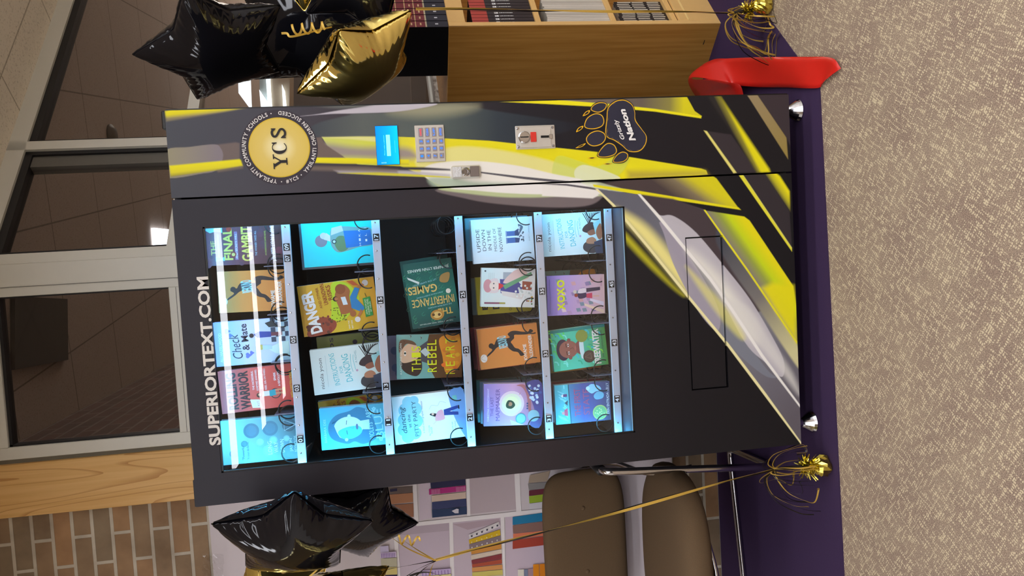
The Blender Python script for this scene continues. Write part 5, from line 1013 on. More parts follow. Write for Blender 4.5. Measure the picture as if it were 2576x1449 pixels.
for c, p in ((0x6a5c58, ((300, 310), (805, 270), (808, 335), (300, 380))), (0xb07c5c, ((300, 380), (810, 340), (812, 440), (300, 490))), (0x9c6a50, ((300, 495), (815, 455), (818, 600), (300, 620))), (0x2c2a4a, ((560, 300), (640, 290), (640, 320), (565, 330))),
             (0x26264c, ((1000, 232), (1375, 190), (1378, 255), (1005, 295))), (0xb42a80, ((982, 300), (1380, 260), (1382, 320), (985, 360))), (0xd2bcae, ((1010, 370), (1382, 330), (1382, 400), (1015, 438))), (0x38406c, ((1015, 440), (1385, 402), (1388, 485), (1015, 522))), (0x263a60, ((1015, 524), (1390, 488), (1392, 570), (1018, 608))),
             (0xa89684, ((2070, 150), (2290, 100), (2260, 215), (2055, 235))), (0x8c8888, ((2050, 240), (2260, 225), (2255, 290), (2060, 310))), (0x6a2a38, ((2062, 315), (2260, 290), (2250, 350), (2062, 372))), (0x96b030, ((2062, 375), (2250, 350), (2240, 430), (2066, 452))), (0xcfccd4, ((2066, 455), (2240, 432), (2232, 500), (2068, 520))),
             (0x1a7aa8, ((1885, 600), (2240, 550), (2240, 640), (1885, 685))), (0x8a6860, ((1885, 690), (2240, 645), (2240, 740), (1890, 775))), (0xd87858, ((1890, 780), (2240, 745), (2240, 800), (1892, 840))), (0xa84030, ((1885, 850), (2240, 805), (2245, 900), (1885, 945))),
             (0xe0dce0, ((1412, 790), (1735, 650), (1748, 700), (1420, 838))), (0xd8b420, ((1412, 845), (1748, 735), (1755, 795), (1420, 890))), (0x8a7a80, ((1415, 895), (1755, 800), (1760, 855), (1420, 945))), (0xd09040, ((1435, 955), (1762, 880), (1765, 940), (1440, 1002))), (0xd8c8b8, ((1435, 1010), (1765, 945), (1768, 990), (1440, 1060))), (0x8a3840, ((1440, 1065), (1768, 995), (1768, 1050), (1445, 1105))), (0xb05038, ((1445, 1108), (1768, 1055), (1770, 1100), (1450, 1140))), (0xd89858, ((1445, 1145), (1772, 1110), (1775, 1160), (1448, 1190))), (0xd0c468, ((1448, 1195), (1775, 1165), (1778, 1220), (1450, 1245))), (0xd8cca8, ((1450, 1248), (1778, 1222), (1780, 1330), (1450, 1340))),
             (0xe08a10, ((2105, 1110), (2170, 1105), (2172, 1500), (2110, 1500))), (0xd88010, ((2175, 1105), (2240, 1100), (2245, 1500), (2178, 1500))), (0xd8d8c8, ((2245, 1090), (2285, 1085), (2300, 1500), (2250, 1500))), (0xa88890, ((2050, 1160), (2105, 1150), (2108, 1500), (2055, 1500))), (0x7a84a0, ((2008, 1165), (2048, 1160), (2052, 1500), (2010, 1500))), (0xe0dcd0, ((1940, 1165), (2005, 1160), (2008, 1500), (1945, 1500))),
             (0xc0b8d8, ((455, 915), (545, 905), (550, 970), (460, 978))), (0xd0c0e0, ((460, 980), (630, 968), (632, 1030), (462, 1040))), (0xb8b49c, ((465, 1045), (635, 1035), (638, 1130), (468, 1140))), (0xd0c078, ((470, 1145), (638, 1135), (640, 1215), (472, 1222))), (0x30244c, ((470, 1225), (640, 1218), (640, 1300), (472, 1310))),
             (0xc8b4e0, ((900, 1175), (1215, 1150), (1218, 1205), (905, 1232))), (0xe0d8a0, ((905, 1236), (1218, 1210), (1220, 1300), (908, 1320)))): spine(c, *p)
for k in range(8): BP(0xe8a8d0, (1010+12*k, 300-1.2*k), (1014+12*k, 300-1.2*k), (1016+12*k, 352-1.2*k), (1012+12*k, 352-1.2*k)); BP(0xe8a8d0, (1275+13*k, 275-1.4*k), (1279+13*k, 275-1.4*k), (1281+13*k, 326-1.4*k), (1277+13*k, 326-1.4*k)) if k < 8 else None
for k in range(6): BP(0x3a3a4a, (1432+55*k, 795-23*k), (1450+55*k, 788-23*k), (1453+55*k, 806-23*k), (1436+55*k, 812-23*k)); BP(0xe8dca0, (1435+54*k, 862-17*k), (1447+54*k, 858-17*k), (1449+54*k, 872-17*k), (1437+54*k, 876-17*k)); BP(0xe4e0dc, (1438+54*k, 918-16*k), (1450+54*k, 914-16*k), (1452+54*k, 928-16*k), (1440+54*k, 932-16*k))
for k in range(9): BP(0x7a58a8, (470+17*k, 985-1.2*k), (475+17*k, 985-1.2*k), (476+17*k, 1032-1.2*k), (471+17*k, 1032-1.2*k)); BP(0x7a58a8, (910+34*k, 1180-2.6*k), (916+34*k, 1180-2.6*k), (918+34*k, 1225-2.6*k), (912+34*k, 1225-2.6*k))
BP(0xd8d4e0, (1225, 525), (1280, 500), (1300, 505), (1300, 550), (1260, 550)); 
tag(b.build('photo_backdrop', paper_mat), 'large paper backdrop printed with white bookshelves behind the left balloons and chair', 'backdrop')
# clear film taped at its top edge
rf = random.Random(8); b = MB(); P = []
for i in range(25):
    for j in range(9):
        p = at_y(510+j*6.5, 1392+i*5, BY-.02); P.append((p[0], BY-.02+rf.uniform(-.007, .007), p[2]+rf.uniform(-.002, .002)))
b.add(P, [(i*9+j, i*9+j+1, (i+1)*9+j+1, (i+1)*9+j) for i in range(24) for j in range(8)])
film = mat_glass('clear_film', (.95, .95, .95), 1.5, .08)
tag(b.build('plastic_film', film), 'crinkled clear plastic film hanging at the top of the backdrop', 'plastic film')
# ------------------------------------------------------------------ bookcase on the right
blond_m = mat_wood('blond_wood', C3(172, 122, 52), C3(192, 142, 70), axis=2, rough=.42, scale=1.2)
blond_e = mat_plain('blond_edge', C3(216, 176, 112), .45, noise=.05)
A42 = math.radians(42.5)
bc = empty('bookcase', (1.41, .601, 0), 'low blond wood bookcase angled beside the right of the vending machine', 'bookcase'); bc.rotation_euler = (0, 0, A42)
BL, BD, BH = .95, .58, 1.003
def bpart(name, mat, *boxes, parent=None, c=0xffffff, bev=.0015):
    b = MB()
    for q in boxes: b.box(q[0], q[1], c, bev=bev)
    return b.build(name, mat, parent or bc)
bpart('side_panel', blond_m, ((0, .004, 0), (.022, BD, BH))); bpart('side_panel', blond_m, ((BL-.022, .004, 0), (BL, BD, BH)))
bpart('front_edging', blond_e, ((0, 0, 0), (.022, .004, BH)), ((.022, 0, .943), (BL-.022, .02, BH)), ((.022, 0, 0), (BL-.022, .012, .155)))
bpart('top_board', blond_m, ((.022, .02, .98), (BL-.022, BD, BH)))
for z in (.668, .388, .155): bpart('shelf', blond_e, ((.022, .012, z), (BL-.022, BD-.03, z+.02)))
bpart('back_panel', blond_m, ((.022, .30, .02), (BL-.022, .31, .98)))
bpart('plinth_line', mat_plain('pale_inlay', C3(226, 196, 130), .5), ((.022, -.001, .118), (BL-.022, .0005, .124)))
b = MB(); b.add([(-.0006, .070, .045), (-.0006, .088, .045), (-.0006, .090, .049), (-.0006, .070, .048)], [(3, 2, 1, 0)]); b.build('scratch', mat_plain('dark_scratch', 0x2a1608, .7), bc)
cA, sA = math.cos(A42), math.sin(A42)
def loc_bc(x, y, z): return (1.41+x*cA-y*sA, .601+x*sA+y*cA, z)
rb = random.Random(21)
def shelf_book(name, label, cat, grp, x, y, z, w, h, d, c_spine, c_side, art=None):
    r = empty(name, loc_bc(x, y, z), label, cat, grp); r.rotation_euler = (0, 0, A42)
    b = MB(); b.box((0, 0, 0), (w, .002, h), c_spine)
    if art: cv = Canvas(b, (0, -.0003, 0), (w, 0, 0), (0, 0, h), step=.00008); art(cv)
    b.build('spine', cover_mat, r)
    b = MB(); b.box((0, .002, 0), (.0015, d, h), c_side); b.box((w-.0015, .002, 0), (w, d, h), c_side); b.build('covers', cover_mat, r)
    b = MB(); b.box((.0015, .002, .003), (w-.0015, d-.003, h-.003), 0xe6dfd0); b.build('page_block', paper_mat, r)
    return r
def art_unw(cv):
    cv.rect(.0, .72, 1, 1, C3(170, 62, 58)); cv.text('U', .5, .545, .10/cv.W*.1, .012, Wh, rot=-PI/2, bold=.05); cv.text('UNWIND', .52, .44, .30*cv.H/cv.W*.8, .42, Wh, rot=-PI/2, bold=.01); cv.k -= 1
def art_unw2(cv):
    cv.rect(.0, .74, 1, 1, C3(172, 66, 60)); cv.rect(.25, .56, .75, .62, Wh); cv.rect(.42, .58, .58, .62, C3(40, 34, 40))
    # small white title running down the spine
    cv.text('UNWIND', .5, .43, .22*cv.H/cv.W, .5*.009/cv.H, Wh, rot=-PI/2, bold=.02)
for k in range(9):
    shelf_book('novel', 'black and red novel spine with small white title, row on the upper shelf', 'book', 'identical black and red novels on the bookcase', .024+k*.0205, .022, .688, .0185, .225, .16, C3(44, 38, 44), C3(36, 32, 36), art_unw2)
for k in range(16):
    g = 196+rb.randint(-14, 14)
    shelf_book('magazine', 'thin pale grey magazine standing tight in the row on the middle shelf', 'magazine', 'pale magazines on the bookcase middle shelf', .028+k*.0115, .02, .408, .0100, .232+rb.uniform(-.003, .003), .16, (g, g-6, g-16), (g-20, g-22, g-30))
def art_stripe(cv):
    for a, c in ((.06, .3), (.36, .62), (.66, .93)): cv.rect(.25, a+rb.uniform(-.02, .02), .75, c, C3(214, 206, 190))
for k in range(14):
    shelf_book('paperback', 'thin black paperback spine with broken white lettering, lower shelf', 'book', 'black and white spines on the bookcase lower shelf', .026+k*.0125, .03, .175, .0112, .185+rb.uniform(-.004, .004), .15, C3(36, 32, 34), C3(190, 172, 150), art_stripe)
def art_ref(cv):
    cv.rect(0, 0, 1, .28, C3(30, 34, 52)); cv.rect(0, .28, 1, .30, C3(180, 170, 140)); cv.rect(0, .30, 1, .78, C3(110, 34, 48))
    for a in (.42, .54, .66, .78): cv.rect(0, a, 1, a+.012, C3(196, 170, 120))
    cv.rect(.4, .13, .6, .17, C3(200, 204, 214)); cv.text('VI', .5, .72, .3, .03, C3(214, 190, 150)); cv.rect(.3, .35, .7, .37, C3(200, 170, 130)); cv.rect(.3, .47, .7, .49, C3(200, 170, 130))
for k in range(5):
    shelf_book('reference_volume', 'thick black reference volume with maroon label bands standing on top of the bookcase', 'book', 'reference volumes on top of the bookcase', .012+k*.040, .012, BH, .036, .265, .20, C3(24, 24, 32), C3(14, 14, 18), art_ref)
# ------------------------------------------------------------------ chair on the left
def superell(n, a, b_, k=56): return [(a*math.copysign(abs(math.cos(t))**(2/n), math.cos(t)), b_*math.copysign(abs(math.sin(t))**(2/n), math.sin(t))) for t in [2*PI*i/k for i in range(k)]]
def cushion(mb, c, ex, ey, ez, a, b_, th, n=4, bulge=.3, c_=0xffffff):
    """pillow whose outline lies along ex, ey, thickness along ez"""
    c, ex, ey, ez = map(lambda v: np.array(v, float), (c, ex, ey, ez)); O = superell(n, a, b_); k = len(O); V = []
    rings = []
    for i in range(13):
        s = PI*i/12; r = math.sin(s)**.35 if 0 < i < 12 else 0.02; h = -math.cos(s)
        h = math.copysign(abs(h)**.8, h)
        rings.append((r, h*th/2))
    for r, h in rings:
        rad = .82+.18*r if r > .1 else None
        for (x, y) in O:
            # inner rings give the crowned top
            V.append(c+ex*x*r+ey*y*r+ez*h)
    F = [(i*k+j, i*k+(j+1) % k, (i+1)*k+(j+1) % k, (i+1)*k+j) for i in range(12) for j in range(k)]+[tuple(range(k))[::-1], tuple(12*k+j for j in range(k))]
    mb.add(V, F, c_)
fab_m = mat_plain('brown_fabric', C3(98, 80, 60), .95, spec=.15, noise=.22, nscale=500)
ch = empty('side_chair', (-.5, .45, 0), 'brown upholstered chair with chrome tube frame left of the vending machine', 'chair')
b = MB(); cushion(b, (-.52, .665, .600), (1, 0, 0), (0, -.05, 1), (0, 1, .05), .31, .160, .07, 5); back = part(b, 'backrest', fab_m, ch, smooth=True)
for bx, bz in ((-.345, .61), (-.585, .605)):
    b = MB(); b.lathe([(.009, 0), (.009, .003), (.006, .006), (0, .007)], 16, o=(bx, .6335, bz), axis='y'); part(b, 'button', fab_m, back, smooth=True)
b = MB(); cushion(b, (-.47, .355, .362), (1, 0, 0), (0, 1, 0), (0, 0, 1), .335, .235, .12, 2.7); part(b, 'seat', fab_m, ch, smooth=True)
def bend(pts, r=.05, n=6):
    P = [np.array(p, float) for p in pts]; out = [P[0]]
    for i in range(1, len(P)-1):
        a = P[i-1]-P[i]; c = P[i+1]-P[i]; ra = min(r, np.linalg.norm(a)*.45, np.linalg.norm(c)*.45); a = P[i]+a/np.linalg.norm(a)*ra; c = P[i]+c/np.linalg.norm(c)*ra
        for k in range(n+1): t = k/n; out.append((1-t)**2*a+2*t*(1-t)*P[i]+t*t*c)
    out.append(P[-1]); return out
b = MB(); b.tube(bend([(-.16, .70, .60), (-.125, .60, .612), (-.118, .31, .612), (-.165, .325, .014), (-.185, .655, .014), (-.67, .575, .014), (-.86, .60, .014), (-.86, .33, .014), (-.90, .31, .612), (-.90, .60, .612), (-.86, .70, .60)], .035), .0125, 14); part(b, 'frame_tube', chrome_m, ch, smooth=True)
b = MB(); b.tube(bend([(-.140, .315, .34), (-.26, .26, .31), (-.5, .16, .285), (-.75, .26, .31), (-.885, .315, .34)], .1), .009, 12); part(b, 'seat_rail', chrome_m, ch, smooth=True)
b = MB(); b.tube(bend([(-.14, .33, .30), (-.18, .42, .42), (-.17, .60, .50), (-.2, .68, .60)], .08), .010, 12); part(b, 'back_support', chrome_m, ch, smooth=True)
b = MB(); b.tube([(-.121, .34, .612), (-.125, .58, .612)], .018, 12); part(b, 'arm_pad', black_m, ch, smooth=True)
# ------------------------------------------------------------------ balloons
_SG = {}
def star_field(n=121, rin=.60):
    """membrane height over a five pointed star of radius 1"""
    if 'f' in _SG: return _SG['f']
    ang = [math.radians(90-36*k) for k in range(10)]; poly = [((1 if k % 2 == 0 else rin)*math.cos(a), (1 if k % 2 == 0 else rin)*math.sin(a)) for k, a in enumerate(ang)]
    g = np.linspace(-1.05, 1.05, n); X, Y = np.meshgrid(g, g); ins = sdist(X, Y, poly) > 0
    u = np.zeros((n, n)); h2 = (g[1]-g[0])**2
    for it in range(3000):
        v = .25*(np.roll(u, 1, 0)+np.roll(u, -1, 0)+np.roll(u, 1, 1)+np.roll(u, -1, 1)+h2); u = np.where(ins, v, 0)
    _SG['f'] = (g, u, poly); return _SG['f']
def star_mesh(R, seed=0, thick=.36, wr=1.0):
    g, u, poly = star_field(); n = len(g); rnd = random.Random(seed)
    P = np.array(poly+[poly[0]]); M = 24; ring = []
    for a, c in zip(P[:-1], P[1:]):
        for k in range(M):
            t = k/M; p = a*(1-t)+c*t; ring.append(p)
    ring = np.array(ring)
    # soften tips and valleys
    for _ in range(3): ring = .25*np.roll(ring, 1, 0)+.5*ring+.25*np.roll(ring, -1, 0)
    m = len(ring); rho = np.sin(np.linspace(0, PI/2, 26))**.9; rho[0] = 0.0
    V = []; F = []; um = u.max()
    ph = [rnd.uniform(0, 6.28) for _ in range(10)]
    def H(x, y):
        fx = (x-g[0])/(g[1]-g[0]); fy = (y-g[0])/(g[1]-g[0]); i, j = np.floor(fx).astype(int), np.floor(fy).astype(int); a, c = fx-i, fy-j
        return u[j, i]*(1-a)*(1-c)+u[j, i+1]*a*(1-c)+u[j+1, i]*(1-a)*c+u[j+1, i+1]*a*c
    s_ = np.arange(m)
    for side in (1, -1):
        base = len(V)
        V.append((0, 0, side*thick*R))
        for r in rho[1:]:
            q = ring*r; h = np.sqrt(np.maximum(H(q[:, 0], q[:, 1]), 0)/um)*thick
            if r > .999: h = h*0
            amp = .013*wr*np.exp(-((1-r)/.16)**1.2)*(r < .999)
            w = np.sin(s_*2*PI/5.0+ph[0]+1.5*np.sin(s_*.13+ph[1]))*.6+np.sin(s_*2*PI/9.0+ph[2])*.5
            h = h+amp*w*np.minimum(1, h/.06)
            h = h+.010*np.sin(6*q[:, 0]+ph[3])*np.sin(5*q[:, 1]+ph[4])*np.minimum(1, h/.1)
            for (x, y), z in zip(q, h): V.append((x*R, y*R, side*z*R))
        nr = len(rho)-1
        for j in range(m):
            f = (base, base+1+j, base+1+(j+1) % m); F.append(f if side > 0 else f[::-1])
            for i in range(nr-1):
                a = base+1+i*m; f = (a+j, a+m+j, a+m+(j+1) % m, a+(j+1) % m); F.append(f if side > 0 else f[::-1])
    # sealed rim
    b0 = len(V); o1 = 1+(len(rho)-2)*m; half = 1+(len(rho)-1)*m
    for x, y in ring*1.025: V.append((x*R, y*R, 0))
    for j in range(m): F.append((o1+j, o1+(j+1) % m, b0+(j+1) % m, b0+j))
    return V, F
def foil(name, c, rough, metal=1.0):
    m, nt, b = new_mat(name); b.inputs['Base Color'].default_value = (*c, 1); b.inputs['Metallic'].default_value = metal; b.inputs['Roughness'].default_value = rough; b.inputs['Specular IOR Level'].default_value = .3
    tc = N(nt, 'ShaderNodeTexCoord'); nz = N(nt, 'ShaderNodeTexNoise'); nz.inputs['Scale'].default_value = 9; bp = N(nt, 'ShaderNodeBump'); bp.inputs['Strength'].default_value = .12; bp.inputs['Distance'].default_value = .01
    nt.links.new(tc.outputs['Object'], nz.inputs['Vector']); nt.links.new(nz.outputs['Fac'], bp.inputs['Height']); nt.links.new(bp.outputs[0], b.inputs['Normal'])
    return m
gold_m = foil('gold_foil', (.93, .76, .25), .10); blackf_m = foil('black_foil', (.006, .006, .009), .07, 0.0)
gold_r = mat_plain('gold_ribbon', C3(204, 168, 76), .32, .4, noise=.1); black_r = mat_plain('black_ribbon', C3(26, 20, 20), .3, .0)
def rodr(rv):
    rv = np.array(rv, float); th = np.linalg.norm(rv); return Matrix.Rotation(th, 3, Vector(rv/th))
def balloon(c, rotm, R, gold, label, seed, thick=.36, neck=3):
    mb = MB(); V, F = star_mesh(R, seed, thick); mb.add(V, F); o = mb.build('star_balloon', gold_m if gold else blackf_m, smooth=True)
    o.matrix_world = Matrix.Translation(Vector(c)) @ rotm.to_4x4()
    tag(o, label, 'balloon')
    a = math.radians(90-72*neck); tip = np.array([math.cos(a), math.sin(a), 0])*R
    b = MB(); b.lathe([(.004, -.004), (.009, -.03), (.014, -.042), (.0, -.043)], 10); 
    rm = Matrix.Rotation(a+PI/2, 4, 'Z') @ Matrix.Rotation(PI/2, 4, 'X'); Vn = [np.array(rm @ Vector(p)) for p in b.V[0]]
    b.V = [np.array(Vn)*[1, 1, .35]+tip]; nk = b.build('neck', gold_m if gold else blackf_m, o, smooth=True)
    return o
def scl_cam(c, s): return CAM+(np.array(c)-CAM)*s
def face_rot(n, tipdir):
    n = np.array(n, float); n /= np.linalg.norm(n); t = np.array(tipdir, float); t = t-n*np.dot(t, n); t /= np.linalg.norm(t); x = np.cross(t, n)
    return Matrix(((x[0], t[0], n[0]), (x[1], t[1], n[1]), (x[2], t[2], n[2])))
balloon(scl_cam((-.182, .229, 1.593), .86), rodr((1.685, .885, -1.835)), .206, False, 'large black foil star balloon in front of the upper left corner of the machine', 1)
balloon(scl_cam((-.402, .932, 1.443), .80), rodr((-.348, -1.853, 1.758)), .192, False, 'black foil star balloon behind the large one left of the machine, pointing down', 2)
balloon(scl_cam((-.487, .37, 1.527), .80), rodr((-.589, 1.238, -1.02)), .192, True, 'gold foil star balloon with green shine at the left edge, below the black ones', 3)
c = at_y(690, 1545, .22); balloon(c, face_rot(-FWD+np.array([.3, 0, 0]), at_y(628, 1425, .22)-c), .20, True, 'gold foil star balloon peeking out behind the large black one at the left edge', 4)
balloon((1.304, .422, 1.743), rodr((-.021, 1.355, .814)), .24, False, 'biggest black foil star balloon above the right corner of the machine', 5)
balloon(scl_cam((1.28, .535, 1.312), .85), rodr((-2.988, -.04, 1.648)), .204, True, 'shiny gold foil star balloon in front of the reference volumes', 6, thick=.42)
c = at_y(778, 72, .68); balloon(c, face_rot((-.4, -.9, .2), (.05, 0, -1)), .28, False, 'black foil star balloon tucked behind the biggest black and the gold one', 7)
c = at_y(905, -75, .30); balloon(c, face_rot((-.2, -.9, .2), (-.6, 0, .9)), .21, False, 'black foil star balloon cut by the frame above the gold star', 8)
c = at_y(745, -138, .12); balloon(c, face_rot((-.3, -.9, .1), (-1, 0, .0)), .17, True, 'gold foil star balloon mostly outside the frame above the black stars', 9)
# ------------------------------------------------------------------ ribbons
def strip(mb, pts, w, tw0=0, tw1=0, smooth=4, c=0xffffff, th=.0003):
    P = np.array(spl(pts, smooth, False)) if smooth else np.array(pts, float); n = len(P); V = []
    for i in range(n):
        t = P[min(i+1, n-1)]-P[max(i-1, 0)]; t = t/(np.linalg.norm(t)+1e-9); v = CAM-P[i]; a = np.cross(t, v); a /= (np.linalg.norm(a)+1e-9); bb = np.cross(t, a)
        ph = tw0+(tw1-tw0)*i/(n-1); d = math.cos(ph)*a+math.sin(ph)*bb; nn_ = np.cross(t, d)
        V += [P[i]-d*w/2, P[i]+d*w/2, P[i]+d*w/2+nn_*th, P[i]-d*w/2+nn_*th]
    F = []
    for i in range(n-1):
        for k in range(4): F.append((4*i+k, 4*i+(k+1) % 4, 4*i+4+(k+1) % 4, 4*i+4+k))
    mb.add(V, F, c)
WL = at_z(2086, 1170); WR = at_z(1940, 12)
def pxp(x, y, Y): return at_y(x, y, Y)
def main_ribbon(pA, pB, label):
    r = empty('balloon_ribbon', tuple(pA), label, 'ribbon', None); pA, pB = np.array(pA), np.array(pB)
    sag = lambda t, k: pA*(1-t)+pB*t+np.array([.002*math.sin(k+9*t), .002*math.cos(k+7*t), -.006*math.sin(PI*t)])
    b = MB(); strip(b, [sag(i/24, 0) for i in range(25)], .008, 0, 5, 3); part(b, 'gold_strand', gold_r, r)
    b = MB(); strip(b, [sag(i/24, 2.)+[0, .003, -.002] for i in range(25)], .005, 1.2, 9, 3); part(b, 'black_strand', black_r, r)
KL = pxp(1095, 1410, .02); KR = pxp(1046, 22, .16)
main_ribbon(KL, (WL[0], WL[1]+.017, .172), 'gold and black ribbon slanting from the left balloons down to their weight')
main_ribbon(KR, (WR[0]-.015, WR[1]+.03, .112), 'gold and black ribbon hanging straight from the right balloons past the bookcase')
lg = 'short ribbon ends tying the left balloons together'
for i, (pts, gold, lab) in enumerate((([(1095, 1410), (1030, 1382), (985, 1352)], True, 'thin gold ribbon end running up to the black balloon neck'), ([(1092, 1408), (1045, 1380), (1002, 1350)], True, 'thinner gold ribbon end just above its neighbour'), ([(1095, 1410), (1040, 1420), (975, 1432)], False, 'black ribbon end running to the gold balloon tip at the left'), ([(1096, 1411), (1050, 1432), (1015, 1455)], False, 'black ribbon end leaving the frame at the left edge'), ([(1095, 1412), (1070, 1428), (1035, 1460)], False, 'lowest black ribbon end leaving the frame at the left edge'), ([(1092, 1415), (1085, 1430), (1080, 1452)], True, 'short gold ribbon end hanging from the left knot'))):
    b = MB(); strip(b, [pxp(x, y, .02-.01*(len(pts)-1-j) if False else .02) for j, (x, y) in enumerate(pts)], .004, .3*i, .3*i+1.5, 8); tag(b.build('ribbon_end', gold_r if gold else black_r), lab, 'ribbon', lg)
def curl(p0, p1, turns, r, w, gold, lab, name='curled_ribbon'):
    p0, p1 = np.array(p0), np.array(p1); t = p1-p0; L_ = np.linalg.norm(t); t = t/L_; a = np.cross(t, FWD); a /= np.linalg.norm(a); c = np.cross(t, a); n = int(turns*16)
    b = MB(); strip(b, [p0+t*L_*i/n+r*(math.cos(2*PI*turns*i/n)*a+math.sin(2*PI*turns*i/n)*c*.7) for i in range(n+1)], w, 0, 0, 2); return tag(b.build(name, gold_r if gold else black_r), lab, 'ribbon')
curl(pxp(1000, 1356, .0), pxp(1056, 1362, .0), 2.2, .012, .005, True, 'small gold corkscrew ribbon beside the left black balloon tip')
curl(pxp(735, 75, .12), pxp(820, 66, .08), 3.4, .014, .006, True, 'gold corkscrew ribbon in front of the tucked black star balloon on the right')
b = MB(); strip(b, [pxp(x, y, .1) for x, y in ((708, 84), (722, 84), (730, 92), (760, 87), (800, 76), (835, 68))], .006, 0, 1, 5); tag(b.build('ribbon_end', gold_r), 'gold ribbon end lying across the tucked black star balloon', 'ribbon')
b = MB(); strip(b, [pxp(x, y, .02) for x, y in ((1030, 1449), (1060, 1440), (1090, 1442), (1115, 1452))], .006, 0, 2, 6); tag(b.build('ribbon_end', black_r), 'black curl of ribbon at the left edge of the frame', 'ribbon')
# ------------------------------------------------------------------ balloon weights
shard_m = foil('gold_tinsel', (.82, .70, .14), .18)
def weight(P, label, seed, H=.085, lean=(0, 0), bias=(0, 0), nrib=18, spread=.11):
    rn = random.Random(seed); P = np.array([P[0], P[1], .0045]); w_ = empty('balloon_weight', tuple(P), label, 'balloon weight')
    # crumpled foil block
    b = MB(); V = []; k = 22
    for i, (r, z) in enumerate([(.022, 0), (.030, .008), (.031, .020), (.028, .032), (.022, .042), (.012, .050), (.008, .056)]):
        for j in range(k): rr_ = r*(1+rn.uniform(-.16, .16)); a = 2*PI*j/k; V.append(P+[rr_*math.cos(a), rr_*math.sin(a), max(0, z+rn.uniform(-.002, .002)) if i else 0])
    b.add(V, [(i*k+j, i*k+(j+1) % k, (i+1)*k+(j+1) % k, (i+1)*k+j) for i in range(6) for j in range(k)]+[tuple(range(k))[::-1], tuple(6*k+j for j in range(k))]); part(b, 'foil_block', shard_m, w_)
    b = MB(); top = P+[lean[0], lean[1], .055]
    for i in range(150):
        a = rn.uniform(0, 2*PI); el = rn.uniform(-.2, 1.4); L_ = rn.uniform(.02, .05); d = np.array([math.cos(a)*math.cos(el), math.sin(a)*math.cos(el), math.sin(el)]); q = np.cross(d, [rn.uniform(-1, 1), rn.uniform(-1, 1), rn.uniform(-1, 1)]); q = q/np.linalg.norm(q)*rn.uniform(.0012, .003)
        p0 = top+d*.004; p1 = top+d*L_*.6+np.cross(d, q)*.6; p2 = top+d*L_+[0, 0, -.008]; p2[2] = max(p2[2], .008); b.add([p0-q, p0+q, p1+q, p1-q, p2+q*.6, p2-q*.6], [(0, 1, 2, 3), (3, 2, 4, 5)])
    part(b, 'tinsel_tuft', shard_m, w_)
    top2 = P+[lean[0]*1.5, lean[1]*1.5, H+.035]
    b = MB(); b.tube([top, (top+top2)/2, top2], [.007, .006, .004], 8); part(b, 'tied_stem', black_r, w_)
    for i in range(nrib):
        a = rn.uniform(0, 2*PI); d = np.array([math.cos(a)+bias[0], math.sin(a)*.5+bias[1], 0]); L_ = spread*rn.uniform(.5, 1.15); up = rn.uniform(-.02, .03); kx = rn.uniform(-.5, .5)
        side = np.array([-d[1], d[0], 0]); zz = lambda v: max(.007, v)
        pts = [top2+[0, 0, -.01], top2+d*L_*.3+[0, 0, up], top2+d*L_*.75+side*kx*.05+[0, 0, up-.02], top2+d*L_+side*kx*.12+[0, 0, -.065]]
        e = pts[-1]; pts += [e+d*L_*.12+[0, 0, -.04]-side*kx*.04, e-d*L_*.28+[0, 0, -.05], e-d*L_*.34+side*.03+[0, 0, -.028]] if rn.random() < .55 else [e+d*L_*.1+[0, 0, -.05]]
        pts = [np.array([p[0], p[1], zz(p[2])]) for p in pts]
        gold = rn.random() < .6; b = MB(); strip(b, pts, .005 if gold else .0035, rn.uniform(0, 1), rn.uniform(1, 4), 7); part(b, 'curling_ribbon', gold_r if gold else black_r, w_)
    return w_
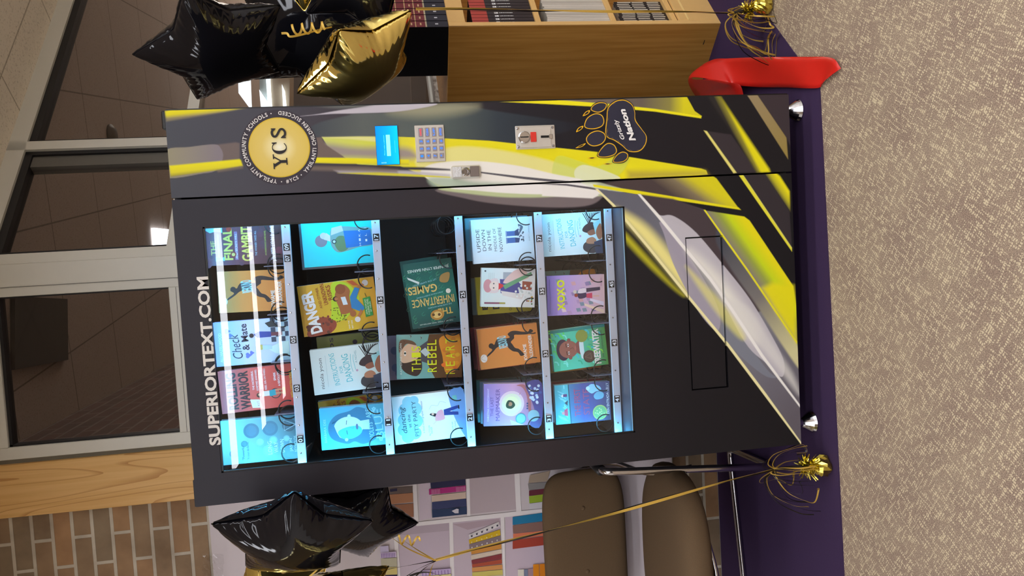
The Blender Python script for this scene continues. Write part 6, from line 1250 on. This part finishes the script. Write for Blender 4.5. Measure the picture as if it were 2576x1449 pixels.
weight(WL, 'gold tinsel balloon weight with curling ribbons on the floor at the left of the machine', 4, H=.135, lean=(0, .011), bias=(-.3, .1), nrib=20, spread=.085)
weight(WR, 'gold tinsel balloon weight with dangling black ribbons in front of the bookcase', 9, H=.075, lean=(-.01, .02), bias=(-.75, -.1), nrib=24, spread=.095)
# ------------------------------------------------------------------ red ribbon
rows_ = [((2116, 172), (2064, 214), .009), ((2104, 150), (2061, 219), .009), ((2076, 143), (2052, 222), .010), ((2030, 143), (2026, 222), .010), ((1980, 143), (1975, 220), .014), ((1900, 144), (1905, 219), .025), ((1830, 147), (1850, 214), .045), ((1797, 149), (1835, 211), .065), ((1768, 164), (1800, 204), .095), ((1745, 180), (1765, 196), .115),
         ((1735, 190), (1742, 195), .122), ((1732, 200), (1748, 200), .118), ((1735, 215), (1790, 200), .105), ((1743, 232), (1835, 207), .085), ((1755, 250), (1862, 214), .065), ((1770, 275), (1870, 240), .05)]
b = MB(); V = []; n = 7
A_ = [np.array(at_z(a[0], a[1], z)) for a, c, z in rows_]; B_ = [np.array(at_z(c[0], c[1], z)) for a, c, z in rows_]
A_ = [np.array(p) for p in spl(A_, 5, False)]; B_ = [np.array(p) for p in spl(B_, 5, False)]
m_ = len(A_)
for i in range(m_):
    for j in range(n): t = j/(n-1); V.append(A_[i]*(1-t)+B_[i]*t+np.array([0, 0, .004*math.sin(i*.35+t*3)*(1 if i < 40 else .3)]))
tipx = [np.array(at_z(x, y, .010)) for x, y in ((2098, 143), (2115, 166), (2117, 182), (2056, 211))]
b.add(V, [(i*n+j, i*n+j+1, (i+1)*n+j+1, (i+1)*n+j) for i in range(m_-1) for j in range(n-1)])
0 and b.add([V[k] for k in range(7)]+tipx, [(7, 1, 0), (7, 8, 2, 1), (8, 4, 3, 2), (8, 9, 5, 4), (9, 10, 6, 5)])
rm_ = mat_plain('red_satin', C3(206, 34, 26), .38, spec=.5, coat=.1, noise=.03)
o = b.build('satin_ribbon', rm_, smooth=True); md = o.modifiers.new('sol', 'SOLIDIFY'); md.thickness = .0006
tag(o, 'wide red satin ribbon folded over on the floor beside the right corner of the machine', 'ribbon')
